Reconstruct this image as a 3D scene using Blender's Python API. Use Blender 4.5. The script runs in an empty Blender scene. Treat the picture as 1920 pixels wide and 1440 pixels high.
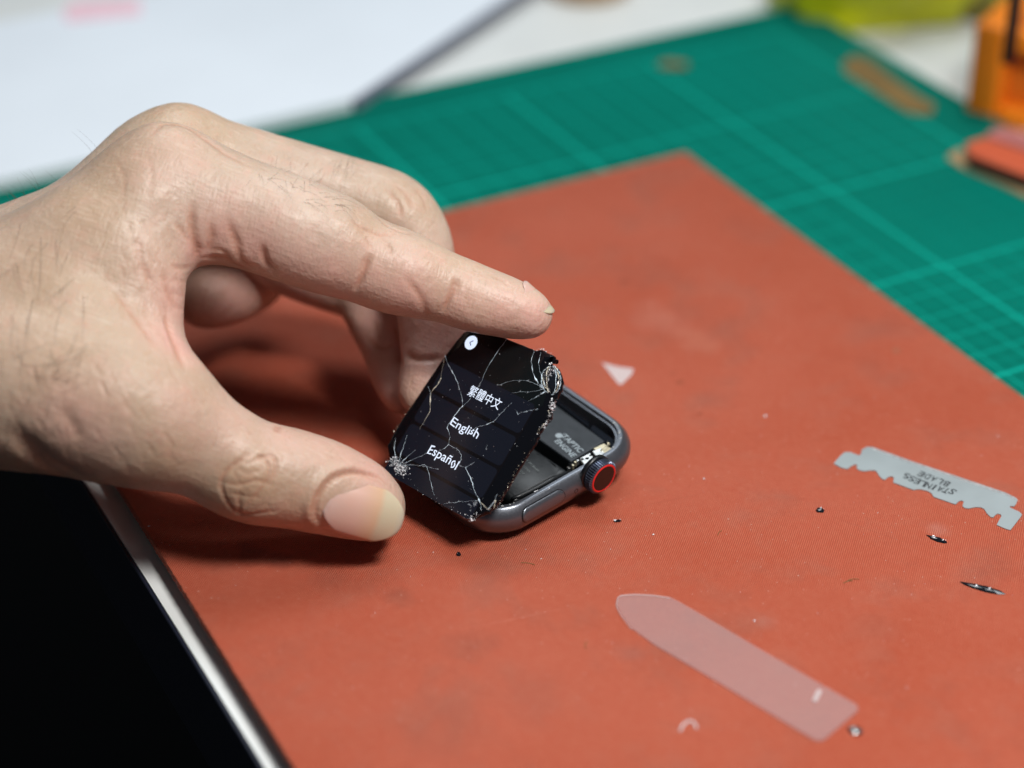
import bpy, bmesh, math, random
import numpy as np
from mathutils import Vector, Matrix, kdtree
from mathutils.bvhtree import BVHTree
from mathutils import noise as mnoise

random.seed(7); rng = np.random.default_rng(7)
sc = bpy.context.scene
MM = 0.001
# ------------------------------------------------------------------ camera
F_PX, PITCH, CH = 4067.0, math.radians(32.0), 274.2       # focal length in photo pixels, tilt, height over the red mat (mm)
cam_d = bpy.data.cameras.new('camera'); cam = bpy.data.objects.new('camera', cam_d); sc.collection.objects.link(cam)
cam.location = (0, 0, CH*MM); cam.rotation_euler = (math.radians(90)-PITCH, 0, 0)
cam_d.sensor_width = 36.0; cam_d.lens = 36.0*F_PX/1920.0
cam_d.clip_start = 0.02; cam_d.clip_end = 20.0
cam_d.dof.use_dof = True; cam_d.dof.focus_distance = 0.463; cam_d.dof.aperture_fstop = 5.6
sc.camera = cam
# ------------------------------------------------------------------ world, lamps, exposure
w = bpy.data.worlds.new('World'); sc.world = w; w.use_nodes = True
w.node_tree.nodes['Background'].inputs[0].default_value = (0.80, 0.88, 1.0, 1)
w.node_tree.nodes['Background'].inputs[1].default_value = 0.07
def area(name, loc, target, size, watts, col):
    l = bpy.data.lights.new(name, 'AREA'); l.shape = 'RECTANGLE'; l.size = size[0]; l.size_y = size[1]; l.energy = watts; l.color = col
    o = bpy.data.objects.new(name, l); sc.collection.objects.link(o); o.location = loc
    o.rotation_euler = (Vector(target)-Vector(loc)).to_track_quat('-Z', 'Y').to_euler()
    return o
area('desk_lamp', (0.165, 0.215, 0.47), (0.0, 0.45, 0.0), (0.13, 0.11), 3.1, (1.0, 0.965, 0.93))
area('ceiling_lamp', (0.10, 1.0, 1.2), (-0.05, 0.5, 0.0), (0.8, 0.5), 9.0, (0.90, 0.96, 1.0))
sc.view_settings.view_transform = 'Standard'; sc.view_settings.look = 'None'
sc.view_settings.exposure = 0.0; sc.view_settings.gamma = 1.0
sc.render.engine = 'CYCLES'; sc.cycles.use_denoising = True
sc.cycles.max_bounces = 8; sc.cycles.transparent_max_bounces = 12

# ------------------------------------------------------------------ geometry of the view
_p = PITCH
FWD = np.array([0, math.cos(_p), -math.sin(_p)]); RT = np.array([1., 0, 0]); UP = np.array([0, math.sin(_p), math.cos(_p)])
ORG = np.array([0, 0, CH])
def V(px, py, z=0.0):
    d = (px-960)/F_PX*RT-(py-720)/F_PX*UP+FWD
    return ORG+(z-CH)/d[2]*d
def VD(px, py, depth):
    return ORG+depth*((px-960)/F_PX*RT-(py-720)/F_PX*UP+FWD)
def V_plane(px, py, o, n):
    d = (px-960)/F_PX*RT-(py-720)/F_PX*UP+FWD
    return ORG+((o-ORG)@n)/(d@n)*d
def project(P):
    Q = np.asarray(P)-ORG; z = Q@FWD
    return np.stack([960+F_PX*(Q@RT)/z, 720-F_PX*(Q@UP)/z, z], -1)

# ------------------------------------------------------------------ object helpers
class Thing:
    def __init__(s, name, label, cat, base, group=None):
        s.base = np.array(base, float)
        s.root = bpy.data.objects.new(name, None); sc.collection.objects.link(s.root)
        s.root.location = s.base*MM; s.root.empty_display_size = 0.005
        s.root['label'] = label; s.root['category'] = cat
        if group: s.root['group'] = group
    def part(s, name, verts, faces, mat, parent=None, smooth=False, label=None):
        o = _obj(name, np.asarray(verts, float)-s.base, faces, mat, smooth)
        o.parent = parent or s.root
        if label: o['label'] = label
        return o
def _obj(name, verts, faces, mat, smooth=False):
    me = bpy.data.meshes.new(name)
    me.from_pydata([tuple(v) for v in (np.asarray(verts, float)*MM)], [], [tuple(int(i) for i in f) for f in faces])
    me.validate(); me.update()
    if smooth: me.shade_smooth()
    for m in (mat if isinstance(mat, (list, tuple)) else [mat]): me.materials.append(m)
    o = bpy.data.objects.new(name, me); sc.collection.objects.link(o)
    return o
def single(name, verts, faces, mat, label=None, cat=None, group=None, kind=None, smooth=False, base=None):
    verts = np.asarray(verts, float)
    b = np.array(base if base is not None else [verts[:, 0].mean(), verts[:, 1].mean(), verts[:, 2].min()])
    o = _obj(name, verts-b, faces, mat, smooth); o.location = b*MM
    if label: o['label'] = label
    if cat: o['category'] = cat
    if group: o['group'] = group
    if kind: o['kind'] = kind
    return o
def bevel(o, width, seg=2, angle=40):
    m = o.modifiers.new('bevel', 'BEVEL'); m.width = width*MM; m.segments = seg; m.limit_method = 'ANGLE'; m.angle_limit = math.radians(angle)
    m.harden_normals = False
    return o
def prism(poly, z0, z1):
    """poly: list of (x,y); closed prism."""
    n = len(poly)
    v = [(x, y, z0) for x, y in poly]+[(x, y, z1) for x, y in poly]
    a = sum(poly[i][0]*poly[(i+1) % n][1]-poly[(i+1) % n][0]*poly[i][1] for i in range(n))
    idx = list(range(n)) if a > 0 else list(range(n))[::-1]
    f = [tuple(i for i in idx[::-1]), tuple(i+n for i in idx)]
    for k in range(n):
        i, j = idx[k], idx[(k+1) % n]
        f.append((i, j, j+n, i+n))
    return np.array(v, float), f
def loft(rings, cap0=True, cap1=True, closed=True):
    n = len(rings[0]); v = np.concatenate([np.asarray(r, float) for r in rings]); f = []
    for k in range(len(rings)-1):
        for i in range(n if closed else n-1):
            j = (i+1) % n
            f.append((k*n+i, k*n+j, (k+1)*n+j, (k+1)*n+i))
    if cap0: f.append(tuple(range(n))[::-1])
    if cap1: f.append(tuple((len(rings)-1)*n+i for i in range(n)))
    return v, f
def merge(*vf):
    vs, fs, k = [], [], 0
    for v, f in vf:
        v = np.asarray(v, float).reshape(-1, 3); vs.append(v); fs += [tuple(i+k for i in q) for q in f]; k += len(v)
    return np.concatenate(vs), fs
def rrect(a, b, r, n=10):
    o = []
    for cx, cy, s in ((a-r, b-r, 0), (-a+r, b-r, 90), (-a+r, -b+r, 180), (a-r, -b+r, 270)):
        for i in range(n+1):
            t = math.radians(s+90*i/n); o.append((cx+r*math.cos(t), cy+r*math.sin(t)))
    return np.array(o)
class Frame:
    """local mm frame: p(x,y,z) -> world mm"""
    def __init__(s, o, x, y, z): s.o, s.x, s.y, s.z = (np.array(k, float) for k in (o, x, y, z))
    def p(s, q):
        q = np.atleast_2d(np.asarray(q, float)); return s.o+q[:, :1]*s.x+q[:, 1:2]*s.y+q[:, 2:3]*s.z
    def inv(s, w):
        w = np.atleast_2d(w)-s.o; return np.stack([w@s.x, w@s.y, w@s.z], -1)
def box(fr, x0, x1, y0, y1, z0, z1):
    q = [(x0, y0, z0), (x1, y0, z0), (x1, y1, z0), (x0, y1, z0), (x0, y0, z1), (x1, y0, z1), (x1, y1, z1), (x0, y1, z1)]
    return fr.p(q), [(3, 2, 1, 0), (4, 5, 6, 7), (0, 1, 5, 4), (1, 2, 6, 5), (2, 3, 7, 6), (3, 0, 4, 7)]
def tube(path, rad, n=6):
    path = np.asarray(path, float); rad = np.broadcast_to(rad, len(path)); rings = []
    t = np.gradient(path, axis=0); t /= np.linalg.norm(t, axis=1)[:, None]+1e-12
    ref = np.array([.3, .2, 1.]) if abs(t[0][2]) < .9 else np.array([1., 0, 0])
    for p, d, r in zip(path, t, rad):
        a = np.cross(d, ref); a /= np.linalg.norm(a); b = np.cross(d, a)
        rings.append([p+r*(math.cos(q)*a+math.sin(q)*b) for q in np.linspace(0, 2*math.pi, n, endpoint=False)])
    return loft(rings)
def catmull(P, n):
    P = np.asarray(P, float); Q = np.vstack([2*P[0]-P[1], P, 2*P[-1]-P[-2]]); out = []
    for i in range(1, len(Q)-2):
        for t in np.linspace(0, 1, n, endpoint=False):
            a, b, c, d = Q[i-1:i+3]
            out.append(.5*((2*b)+(-a+c)*t+(2*a-5*b+4*c-d)*t*t+(-a+3*b-3*c+d)*t**3))
    out.append(P[-1]); return np.array(out)
def text_geo(body, fr, width=None, height=None, bold=0.0, center=(0, 0), depth=0.02, shear=0.0):
    cu = bpy.data.curves.new('t', 'FONT'); cu.body = body; cu.align_x = 'CENTER'; cu.align_y = 'CENTER'; cu.size = 1.0
    cu.offset = bold; cu.resolution_u = 3; cu.space_line = 0.9; cu.shear = shear
    o = bpy.data.objects.new('t', cu); sc.collection.objects.link(o)
    dg = bpy.context.evaluated_depsgraph_get(); dg.update()
    me = bpy.data.meshes.new_from_object(o.evaluated_get(dg))
    v = np.array([q.co[:] for q in me.vertices]); f = [tuple(p.vertices) for p in me.polygons]
    bpy.data.objects.remove(o); bpy.data.curves.remove(cu); bpy.data.meshes.remove(me)
    c = (v.max(0)+v.min(0))/2; v = v-c; s = v.max(0)-v.min(0)
    sx = width/s[0] if width else height/s[1]
    sy = height/s[1] if height else sx
    v = v*[sx, sy, 1]; v[:, 2] = depth
    v[:, 0] += center[0]; v[:, 1] += center[1]
    return fr.p(v), f

# ------------------------------------------------------------------ materials
def newmat(name):
    m = bpy.data.materials.new(name); m.use_nodes = True; nt = m.node_tree; b = nt.nodes['Principled BSDF']
    return m, nt, b
def N(nt, t, **k):
    n = nt.nodes.new(t)
    for a, v in k.items():
        if a.startswith('i_'): n.inputs[a[2:].replace('_', ' ')].default_value = v
        else: setattr(n, a, v)
    return n
def pmat(name, col, rough=.5, metal=0, spec=.5, emit=None, es=0, noise=0.0, nscale=300, bump=0.0, bscale=2000, **kw):
    m, nt, b = newmat(name); L = nt.links
    b.inputs['Base Color'].default_value = (*col, 1); b.inputs['Roughness'].default_value = rough; b.inputs['Metallic'].default_value = metal
    b.inputs['Specular IOR Level'].default_value = spec
    if emit: b.inputs['Emission Color'].default_value = (*emit, 1); b.inputs['Emission Strength'].default_value = es
    for k, v in kw.items(): b.inputs[k.replace('_', ' ')].default_value = v
    tc = N(nt, 'ShaderNodeTexCoord')
    if noise:
        n = N(nt, 'ShaderNodeTexNoise', i_Scale=nscale, i_Detail=5.0); L.new(tc.outputs['Object'], n.inputs['Vector'])
        mr = N(nt, 'ShaderNodeMapRange'); mr.inputs['From Min'].default_value = .3; mr.inputs['From Max'].default_value = .7
        mr.inputs['To Min'].default_value = 1-noise; mr.inputs['To Max'].default_value = 1+noise; L.new(n.outputs['Fac'], mr.inputs['Value'])
        mx = N(nt, 'ShaderNodeVectorMath', operation='SCALE'); mx.inputs[0].default_value = col; L.new(mr.outputs[0], mx.inputs['Scale']); L.new(mx.outputs[0], b.inputs['Base Color'])
        r2 = N(nt, 'ShaderNodeMapRange'); r2.inputs['To Min'].default_value = max(rough-.12, 0.02); r2.inputs['To Max'].default_value = min(rough+.12, 1); L.new(n.outputs['Fac'], r2.inputs['Value']); L.new(r2.outputs[0], b.inputs['Roughness'])
    if bump:
        n = N(nt, 'ShaderNodeTexNoise', i_Scale=bscale, i_Detail=3.0); L.new(tc.outputs['Object'], n.inputs['Vector'])
        bp = N(nt, 'ShaderNodeBump'); bp.inputs['Strength'].default_value = 1; bp.inputs['Distance'].default_value = bump*MM
        L.new(n.outputs['Fac'], bp.inputs['Height']); L.new(bp.outputs[0], b.inputs['Normal'])
    return m
def math_(nt, op, a, b=None, c=None, clamp=False):
    n = nt.nodes.new('ShaderNodeMath'); n.operation = op; n.use_clamp = clamp
    for i, x in enumerate((a, b, c)):
        if x is None: continue
        if isinstance(x, (int, float)): n.inputs[i].default_value = x
        else: nt.links.new(x, n.inputs[i])
    return n.outputs[0]
def mixc(nt, fac, a, b):
    n = nt.nodes.new('ShaderNodeMix'); n.data_type = 'RGBA'
    if isinstance(fac, (int, float)): n.inputs[0].default_value = fac
    else: nt.links.new(fac, n.inputs[0])
    for i, x in ((6, a), (7, b)):
        if isinstance(x, tuple): n.inputs[i].default_value = (*x, 1)
        else: nt.links.new(x, n.inputs[i])
    return n.outputs[2]
def rng_(nt, val, a, b, c=0., d=1.):
    n = nt.nodes.new('ShaderNodeMapRange'); nt.links.new(val, n.inputs[0])
    for i, x in enumerate((a, b, c, d)): n.inputs[i+1].default_value = x
    return n.outputs[0]
def noise_(nt, vec, scale, detail=4., rough=.55):
    n = N(nt, 'ShaderNodeTexNoise', i_Scale=scale, i_Detail=detail, i_Roughness=rough); nt.links.new(vec, n.inputs['Vector']); return n.outputs['Fac']

GA = math.radians(118.3); A2 = np.array([math.cos(GA), math.sin(GA)]); B2 = np.array([math.sin(GA), -math.cos(GA)])   # mat long axis / across
GO = V(1650, 539, -2)[:2]
def ab(a, b): return GO+a*A2+b*B2

def mat_red():
    m, nt, b = newmat('red_silicone'); L = nt.links
    tc = N(nt, 'ShaderNodeTexCoord'); mp = N(nt, 'ShaderNodeMapping'); mp.inputs['Rotation'].default_value = (0, 0, -GA)
    L.new(tc.outputs['Object'], mp.inputs['Vector']); v = mp.outputs[0]
    n1 = noise_(nt, v, 14, 6); n2 = noise_(nt, v, 70, 6, .65); n3 = noise_(nt, v, 700, 3)
    n4 = noise_(nt, v, 34, 7, .7)
    c = mixc(nt, rng_(nt, n1, .3, .7), (.475, .080, .036), (.55, .122, .070))
    c = mixc(nt, rng_(nt, n2, .5, .78, 0, .38), c, (.42, .18, .13))
    c = mixc(nt, rng_(nt, n4, .52, .72, 0, .46), c, (.27, .085, .06))           # dark smudges
    # stains with places of their own on the mat
    for px, py, r_, k_, col_ in ((1170, 530, 1.6, .55, (.20, .05, .03)), (1247, 492, 1.2, .3, (.20, .05, .03)), (1312, 776, 1.2, .5, (.22, .04, .02)), (1275, 717, 1.0, .45, (.22, .05, .02)), (1371, 721, .9, .45, (.2, .04, .02)), (1262, 700, .7, .35, (.2, .05, .03)),
            (470, 1040, 5, .5, (.16, .05, .035)), (530, 1052, 3.5, .5, (.14, .045, .035)), (620, 1085, 6, .3, (.2, .07, .05)), (745, 1118, 4, .35, (.2, .07, .05)), (880, 1210, 6, .3, (.22, .08, .06)), (1185, 1225, 4, .3, (.3, .14, .12)), (1430, 1165, 3.5, .3, (.5, .3, .25)),
            (1240, 600, 8, .28, (.60, .26, .2)), (1320, 640, 7, .22, (.62, .28, .2)), (1000, 1300, 9, .22, (.3, .12, .09)), (1640, 1180, 7, .22, (.3, .12, .09)), (1300, 1160, 4, .35, (.25, .09, .07)), (1680, 657, 1.0, .5, (.18, .2, .12)), (1755, 990, 3, .25, (.6, .35, .3))):
        p_ = (V(px, py)-np.array([0, 400, 0]))*MM; d_ = N(nt, 'ShaderNodeVectorMath', operation='DISTANCE'); L.new(tc.outputs['Object'], d_.inputs[0]); d_.inputs[1].default_value = (p_[0], p_[1], 1.98*MM)
        c = mixc(nt, math_(nt, 'MULTIPLY', rng_(nt, math_(nt, 'ADD', d_.outputs['Value'], math_(nt, 'MULTIPLY', math_(nt, 'SUBTRACT', n2, .5), r_*MM*3.5)), r_*MM, r_*MM*.2), k_), c, col_)
    # weave
    sx = N(nt, 'ShaderNodeSeparateXYZ'); L.new(v, sx.inputs[0])
    wob = math_(nt, 'MULTIPLY', n2, .6)
    k = 2*math.pi/0.00062
    wx = math_(nt, 'SINE', math_(nt, 'ADD', math_(nt, 'MULTIPLY', sx.outputs[0], k), wob))
    wy = math_(nt, 'SINE', math_(nt, 'ADD', math_(nt, 'MULTIPLY', sx.outputs[1], k), wob))
    wv = math_(nt, 'MULTIPLY', wx, wy)
    c = mixc(nt, math_(nt, 'MULTIPLY', rng_(nt, wv, .1, .9), rng_(nt, n3, .35, .7, .3, .8)), c, (.66, .26, .16))
    c = mixc(nt, rng_(nt, wv, -.1, -.9, 0, .42), c, (.22, .04, .02))
    # fine scratches
    for ro_, sd_ in ((.5, 0.), (-.35, 3.), (1.4, 7.)):
        mps = N(nt, 'ShaderNodeMapping', vector_type='TEXTURE'); mps.inputs['Rotation'].default_value = (0, 0, ro_); mps.inputs['Scale'].default_value = (45, 1, 1); mps.inputs['Location'].default_value = (sd_, sd_, 0); L.new(v, mps.inputs['Vector'])
        sc1_ = noise_(nt, mps.outputs[0], 900, 1., .3); c = mixc(nt, rng_(nt, sc1_, .82, .88, 0, .15), c, (.70, .36, .28)); c = mixc(nt, rng_(nt, sc1_, .215, .16, 0, .2), c, (.22, .06, .04))
    # pale dust
    vo = N(nt, 'ShaderNodeTexVoronoi', i_Scale=330.0); L.new(v, vo.inputs['Vector'])
    sel = N(nt, 'ShaderNodeSeparateColor'); L.new(vo.outputs['Color'], sel.inputs[0])
    dust = math_(nt, 'MULTIPLY', math_(nt, 'LESS_THAN', vo.outputs['Distance'], .05), math_(nt, 'GREATER_THAN', sel.outputs[0], .80))
    vo2 = N(nt, 'ShaderNodeTexVoronoi', i_Scale=900.0); L.new(v, vo2.inputs['Vector'])
    sel2 = N(nt, 'ShaderNodeSeparateColor'); L.new(vo2.outputs['Color'], sel2.inputs[0])
    dust2 = math_(nt, 'MULTIPLY', math_(nt, 'LESS_THAN', vo2.outputs['Distance'], .10), math_(nt, 'GREATER_THAN', sel2.outputs[1], .86))
    c = mixc(nt, math_(nt, 'MULTIPLY', math_(nt, 'ADD', dust, dust2, clamp=True), .6), c, (.80, .66, .58))
    vo3 = N(nt, 'ShaderNodeTexVoronoi', i_Scale=120.0); L.new(v, vo3.inputs['Vector'])
    sel3 = N(nt, 'ShaderNodeSeparateColor'); L.new(vo3.outputs['Color'], sel3.inputs[0])
    dk = math_(nt, 'MULTIPLY', math_(nt, 'LESS_THAN', vo3.outputs['Distance'], .07), math_(nt, 'GREATER_THAN', sel3.outputs[2], .80))
    c = mixc(nt, math_(nt, 'MULTIPLY', dk, .45), c, (.12, .05, .04))
    L.new(c, b.inputs['Base Color'])
    L.new(rng_(nt, n2, .3, .7, .55, .78), b.inputs['Roughness']); b.inputs['Specular IOR Level'].default_value = .22
    bp = N(nt, 'ShaderNodeBump'); bp.inputs['Strength'].default_value = .9; bp.inputs['Distance'].default_value = .00016
    L.new(math_(nt, 'ADD', wv, math_(nt, 'MULTIPLY', n3, 1.2)), bp.inputs['Height']); L.new(bp.outputs[0], b.inputs['Normal'])
    return m
def mat_green():
    m, nt, b = newmat('green_vinyl'); L = nt.links
    tc = N(nt, 'ShaderNodeTexCoord'); mp = N(nt, 'ShaderNodeMapping', vector_type='TEXTURE'); mp.inputs['Rotation'].default_value = (0, 0, GA)
    L.new(tc.outputs['Object'], mp.inputs['Vector']); v = mp.outputs[0]
    sx = N(nt, 'ShaderNodeSeparateXYZ'); L.new(v, sx.inputs[0])
    A = math_(nt, 'MULTIPLY', sx.outputs[0], 1000.); B = math_(nt, 'MULTIPLY', sx.outputs[1], -1000.)
    def lines(x, off, per, w):
        t = math_(nt, 'SUBTRACT', x, off); q = math_(nt, 'PINGPONG', t, per/2); return math_(nt, 'LESS_THAN', q, w)
    n1 = noise_(nt, v, 10, 4)
    minor = math_(nt, 'MAXIMUM', lines(A, 1.3, 10, .34), lines(B, 1.3, 10, .34))
    half = math_(nt, 'MULTIPLY', math_(nt, 'MAXIMUM', lines(A, 1.3, 5, .2), lines(B, 1.3, 5, .2)), .3)
    major = math_(nt, 'MAXIMUM', lines(A, 1.3, 50, .58), lines(B, 21.5, 50, .58))
    # one block of the print is left blank
    blank = math_(nt, 'MULTIPLY', math_(nt, 'MULTIPLY', math_(nt, 'GREATER_THAN', A, 2.5), math_(nt, 'LESS_THAN', A, 50)), math_(nt, 'GREATER_THAN', B, 11.8))
    minor = math_(nt, 'MULTIPLY', minor, math_(nt, 'SUBTRACT', 1, math_(nt, 'MULTIPLY', blank, .75)))
    inside = math_(nt, 'MULTIPLY', math_(nt, 'LESS_THAN', A, 152), math_(nt, 'LESS_THAN', B, 72.3))
    fac = math_(nt, 'MULTIPLY', math_(nt, 'MAXIMUM', math_(nt, 'MAXIMUM', math_(nt, 'MULTIPLY', minor, .62), half), major), inside)
    c = mixc(nt, rng_(nt, n1, .3, .7), (.0003, .122, .088), (.0006, .155, .115))
    c = mixc(nt, fac, c, (.004, .34, .26))
    L.new(c, b.inputs['Base Color']); b.inputs['Roughness'].default_value = .6; b.inputs['Specular IOR Level'].default_value = .03
    return m
def mat_skin():
    m, nt, b = newmat('skin'); L = nt.links
    tc = N(nt, 'ShaderNodeTexCoord'); v = tc.outputs['Object']
    at = N(nt, 'ShaderNodeAttribute', attribute_name='pink'); at2 = N(nt, 'ShaderNodeAttribute', attribute_name='tan'); at3 = N(nt, 'ShaderNodeAttribute', attribute_name='crease')  # 'tan' holds tan skin plus painted shade
    n1 = noise_(nt, v, 55, 5, .6); n2 = noise_(nt, v, 260, 4, .6); n0 = noise_(nt, v, 22, 3)
    c = mixc(nt, rng_(nt, n1, .32, .68), (.445, .33, .25), (.54, .415, .33))
    c = mixc(nt, rng_(nt, n0, .42, .66, 0, .55), c, (.47, .35, .235))
    c = mixc(nt, rng_(nt, n2, .52, .72, 0, .32), c, (.62, .34, .27))
    c = mixc(nt, math_(nt, 'MULTIPLY', at2.outputs['Fac'], .75), c, (.40, .24, .13))  # tan mask also carries painted shade for the back of the hand
    c = mixc(nt, math_(nt, 'MULTIPLY', at.outputs['Fac'], rng_(nt, n1, .2, .8, .65, 1.0)), c, (.66, .37, .32))
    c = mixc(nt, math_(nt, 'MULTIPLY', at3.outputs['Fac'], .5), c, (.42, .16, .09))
    # fine skin lines: two crossing families of stretched noise, plus pores
    def fam(rot, sc_, k):
        mp = N(nt, 'ShaderNodeMapping', vector_type='TEXTURE'); mp.inputs['Rotation'].default_value = rot; mp.inputs['Scale'].default_value = (5.5, 1, 1); L.new(v, mp.inputs['Vector'])
        q = noise_(nt, mp.outputs[0], sc_, 2., .5); return rng_(nt, q, .5-k, .5+k)
    f1 = fam((.2, -.9, 1.1), 1500, .16); f2 = fam((-.4, .3, -.2), 1300, .16); f3 = fam((.1, -.5, .65), 520, .14)
    vo = N(nt, 'ShaderNodeTexVoronoi', i_Scale=1700.0); L.new(v, vo.inputs['Vector'])
    h = math_(nt, 'ADD', math_(nt, 'ADD', math_(nt, 'MULTIPLY', f1, .5), math_(nt, 'MULTIPLY', f2, .4)), math_(nt, 'ADD', math_(nt, 'MULTIPLY', n2, 1.3), math_(nt, 'ADD', math_(nt, 'MULTIPLY', vo.outputs['Distance'], .35), math_(nt, 'MULTIPLY', f3, .55))))
    bp = N(nt, 'ShaderNodeBump'); bp.inputs['Strength'].default_value = .8; bp.inputs['Distance'].default_value = .000105
    L.new(h, bp.inputs['Height']); L.new(bp.outputs[0], b.inputs['Normal'])
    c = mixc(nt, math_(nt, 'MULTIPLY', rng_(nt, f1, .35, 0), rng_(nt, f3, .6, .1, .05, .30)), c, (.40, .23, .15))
    c = mixc(nt, math_(nt, 'MULTIPLY', rng_(nt, f2, .7, 1.), .14), c, (.74, .60, .50))
    L.new(c, b.inputs['Base Color'])
    L.new(rng_(nt, n2, .3, .7, .38, .56), b.inputs['Roughness']); b.inputs['Specular IOR Level'].default_value = .45
    b.inputs['Subsurface Weight'].default_value = .22; b.inputs['Subsurface Radius'].default_value = (1.0, .35, .18); b.inputs['Subsurface Scale'].default_value = .0025
    return m
M = {}
M['red'] = mat_red(); M['green'] = mat_green(); M['skin'] = mat_skin()
M['table'] = pmat('white_laminate', (.74, .77, .76), .45, noise=.04, nscale=30)
M['edge'] = pmat('dark_edge_band', (.012, .016, .03), .4)
M['floor'] = pmat('dark_floor', (.004, .005, .006), .8)
M['panel'] = pmat('white_board', (.80, .87, .94), .5, noise=.03, nscale=12)
M['panel_edge'] = pmat('grey_board_edge', (.16, .18, .24), .5)
M['pink'] = pmat('pink_paper', (.88, .60, .68), .7, noise=.08)
M['steel'] = pmat('blade_steel', (.36, .41, .42), .45, metal=.5, noise=.025, nscale=90)
M['ink'] = pmat('black_ink', (.012, .014, .018), .6)
M['alu'] = pmat('space_grey_aluminium', (.165, .18, .208), .34, metal=.8, noise=.05, nscale=2500, bump=.004, bscale=9000)
M['alu_dark'] = pmat('crown_aluminium', (.13, .15, .21), .30, metal=.8)
M['black'] = pmat('black_plastic', (.008, .009, .011), .32, noise=.2, nscale=900)
M['gloss'] = pmat('black_gloss', (.006, .008, .012), .08, spec=.7)
M['crowncap'] = pmat('crown_cap', (.008, .004, .004), .3)
M['crownring'] = pmat('red_ring', (.72, .02, .02), .35)
M['pouch'] = pmat('battery_pouch', (.014, .016, .018), .38, bump=.05, bscale=350, noise=.2, nscale=300)
M['taptic'] = pmat('dark_steel_box', (.018, .022, .027), .36, metal=.3, noise=.12, nscale=500)
M['print'] = pmat('pale_print', (.26, .31, .34), .6)
M['faint'] = pmat('faint_print', (.13, .15, .15), .6)
M['gold'] = pmat('gold_shield', (.62, .56, .40), .35, metal=.7, bump=.06, bscale=900)
M['silver'] = pmat('silver_bracket', (.74, .76, .76), .32, metal=.8, noise=.1, nscale=900)
M['screen_bezel'] = pmat('display_glass', (.0035, .004, .006), .06, spec=.28)
M['display'] = pmat('display_lit_black', (.003, .003, .004), .09, spec=.25, emit=(.35, .25, .28), es=.006)
M['glass_reflection'] = pmat('painted_reflection', (.004, .006, .007), .16, spec=.4)  # dark green-black for the reflection painted on the glass
M['button'] = pmat('screen_button', (.003, .003, .005), .12, spec=.25, emit=(.26, .33, .56), es=.021)
M['glyph'] = pmat('screen_glyph', (.1, .1, .1), .3, emit=(.74, .83, 1.0), es=1.05)
M['glyph_dark'] = pmat('screen_glyph_dark', (.02, .02, .08), .3, emit=(.02, .03, .12), es=1.)
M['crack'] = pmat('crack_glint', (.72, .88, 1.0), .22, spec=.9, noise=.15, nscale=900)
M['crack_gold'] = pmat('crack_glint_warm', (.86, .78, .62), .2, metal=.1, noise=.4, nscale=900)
M['shards'] = pmat('crushed_glass', (.86, .88, .92), .18, spec=.9, noise=.3, nscale=2000)
M['nail'] = None
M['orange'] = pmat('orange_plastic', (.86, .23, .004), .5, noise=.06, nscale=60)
M['orange_shade'] = pmat('shaded_orange_plastic', (.62, .15, .008), .5, noise=.06, nscale=60)  # deeper orange holds the painted shade of the recess
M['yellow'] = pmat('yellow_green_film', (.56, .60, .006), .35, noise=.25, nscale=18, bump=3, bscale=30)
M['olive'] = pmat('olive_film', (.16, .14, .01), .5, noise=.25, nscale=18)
M['cardboard'] = pmat('brown_card', (.17, .105, .03), .8, noise=.2, nscale=60)
M['tan'] = pmat('tan_card', (.36, .24, .12), .8, noise=.12, nscale=60)
M['redcase'] = pmat('red_plastic', (.56, .10, .04), .45, noise=.06, nscale=60)
M['pinkfoam'] = pmat('pink_foam', (.42, .14, .13), .8, noise=.1, nscale=60)
M['shaft'] = pmat('dark_tool_steel', (.06, .03, .03), .35, metal=.7)
M['hair'] = pmat('dark_hair', (.07, .045, .03), .5)
M['gasket'] = pmat('adhesive_residue', (.42, .44, .44), .6, noise=.3, nscale=2000)
def mat_film(name, col, alpha):
    m, nt, b = newmat(name)
    b.inputs['Base Color'].default_value = (*col, 1); b.inputs['Roughness'].default_value = .35; b.inputs['Alpha'].default_value = alpha
    return m
M['sliver'] = mat_film('glass_sliver', (.6, .66, .72), .16); M['film'] = mat_film('milky_plastic', (.56, .38, .37), .235); M['film2'] = mat_film('milky_scrap', (.85, .78, .78), .42); M['film3'] = mat_film('clear_smear', (.8, .72, .72), .16)

# ------------------------------------------------------------------ the setting
l0, l1 = V(149, 900, -5)[:2], V(487, 1440, -5)[:2]; ld = (l1-l0)/np.linalg.norm(l1-l0); ln = np.array([-ld[1], ld[0]])
if ln[0] < 0: ln = -ln                                                            # ln points onto the table
P0, P1 = l0-ld*1400, l1+ld*500
tb = Thing('table', 'white laminate table with a dark edge band under both mats', 'table', (*l0, -30))
poly = [tuple(P0), tuple(P1), tuple(P1+ln*1300), tuple(P0+ln*1300)]
v, f = prism([tuple(P0+ln*.9), tuple(P1+ln*.9), poly[2], poly[3]], -30, -5); tb.part('table_top', v, f, M['table'])
v, f = prism([tuple(P0), tuple(P1), tuple(P1+ln*.85), tuple(P0+ln*.85)], -30, -5.2); o = tb.part('edge_band', v, f, M['edge']); bevel(o, .3, 2)
for k, (a, c) in enumerate(((60, 60), (1700, 60), (60, 1200), (1700, 1200))):
    q = P0+ld*a+ln*c; fr = Frame((*q, -725), (1, 0, 0), (0, 1, 0), (0, 0, 1)); v, f = box(fr, -25, 25, -25, 25, 0, 695); tb.part('leg', v, f, M['edge'])
single('floor', [(-2500, -1500, -725), (2500, -1500, -725), (2500, 4000, -725), (-2500, 4000, -725)], [(0, 1, 2, 3)], M['floor'], kind='structure')

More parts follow.
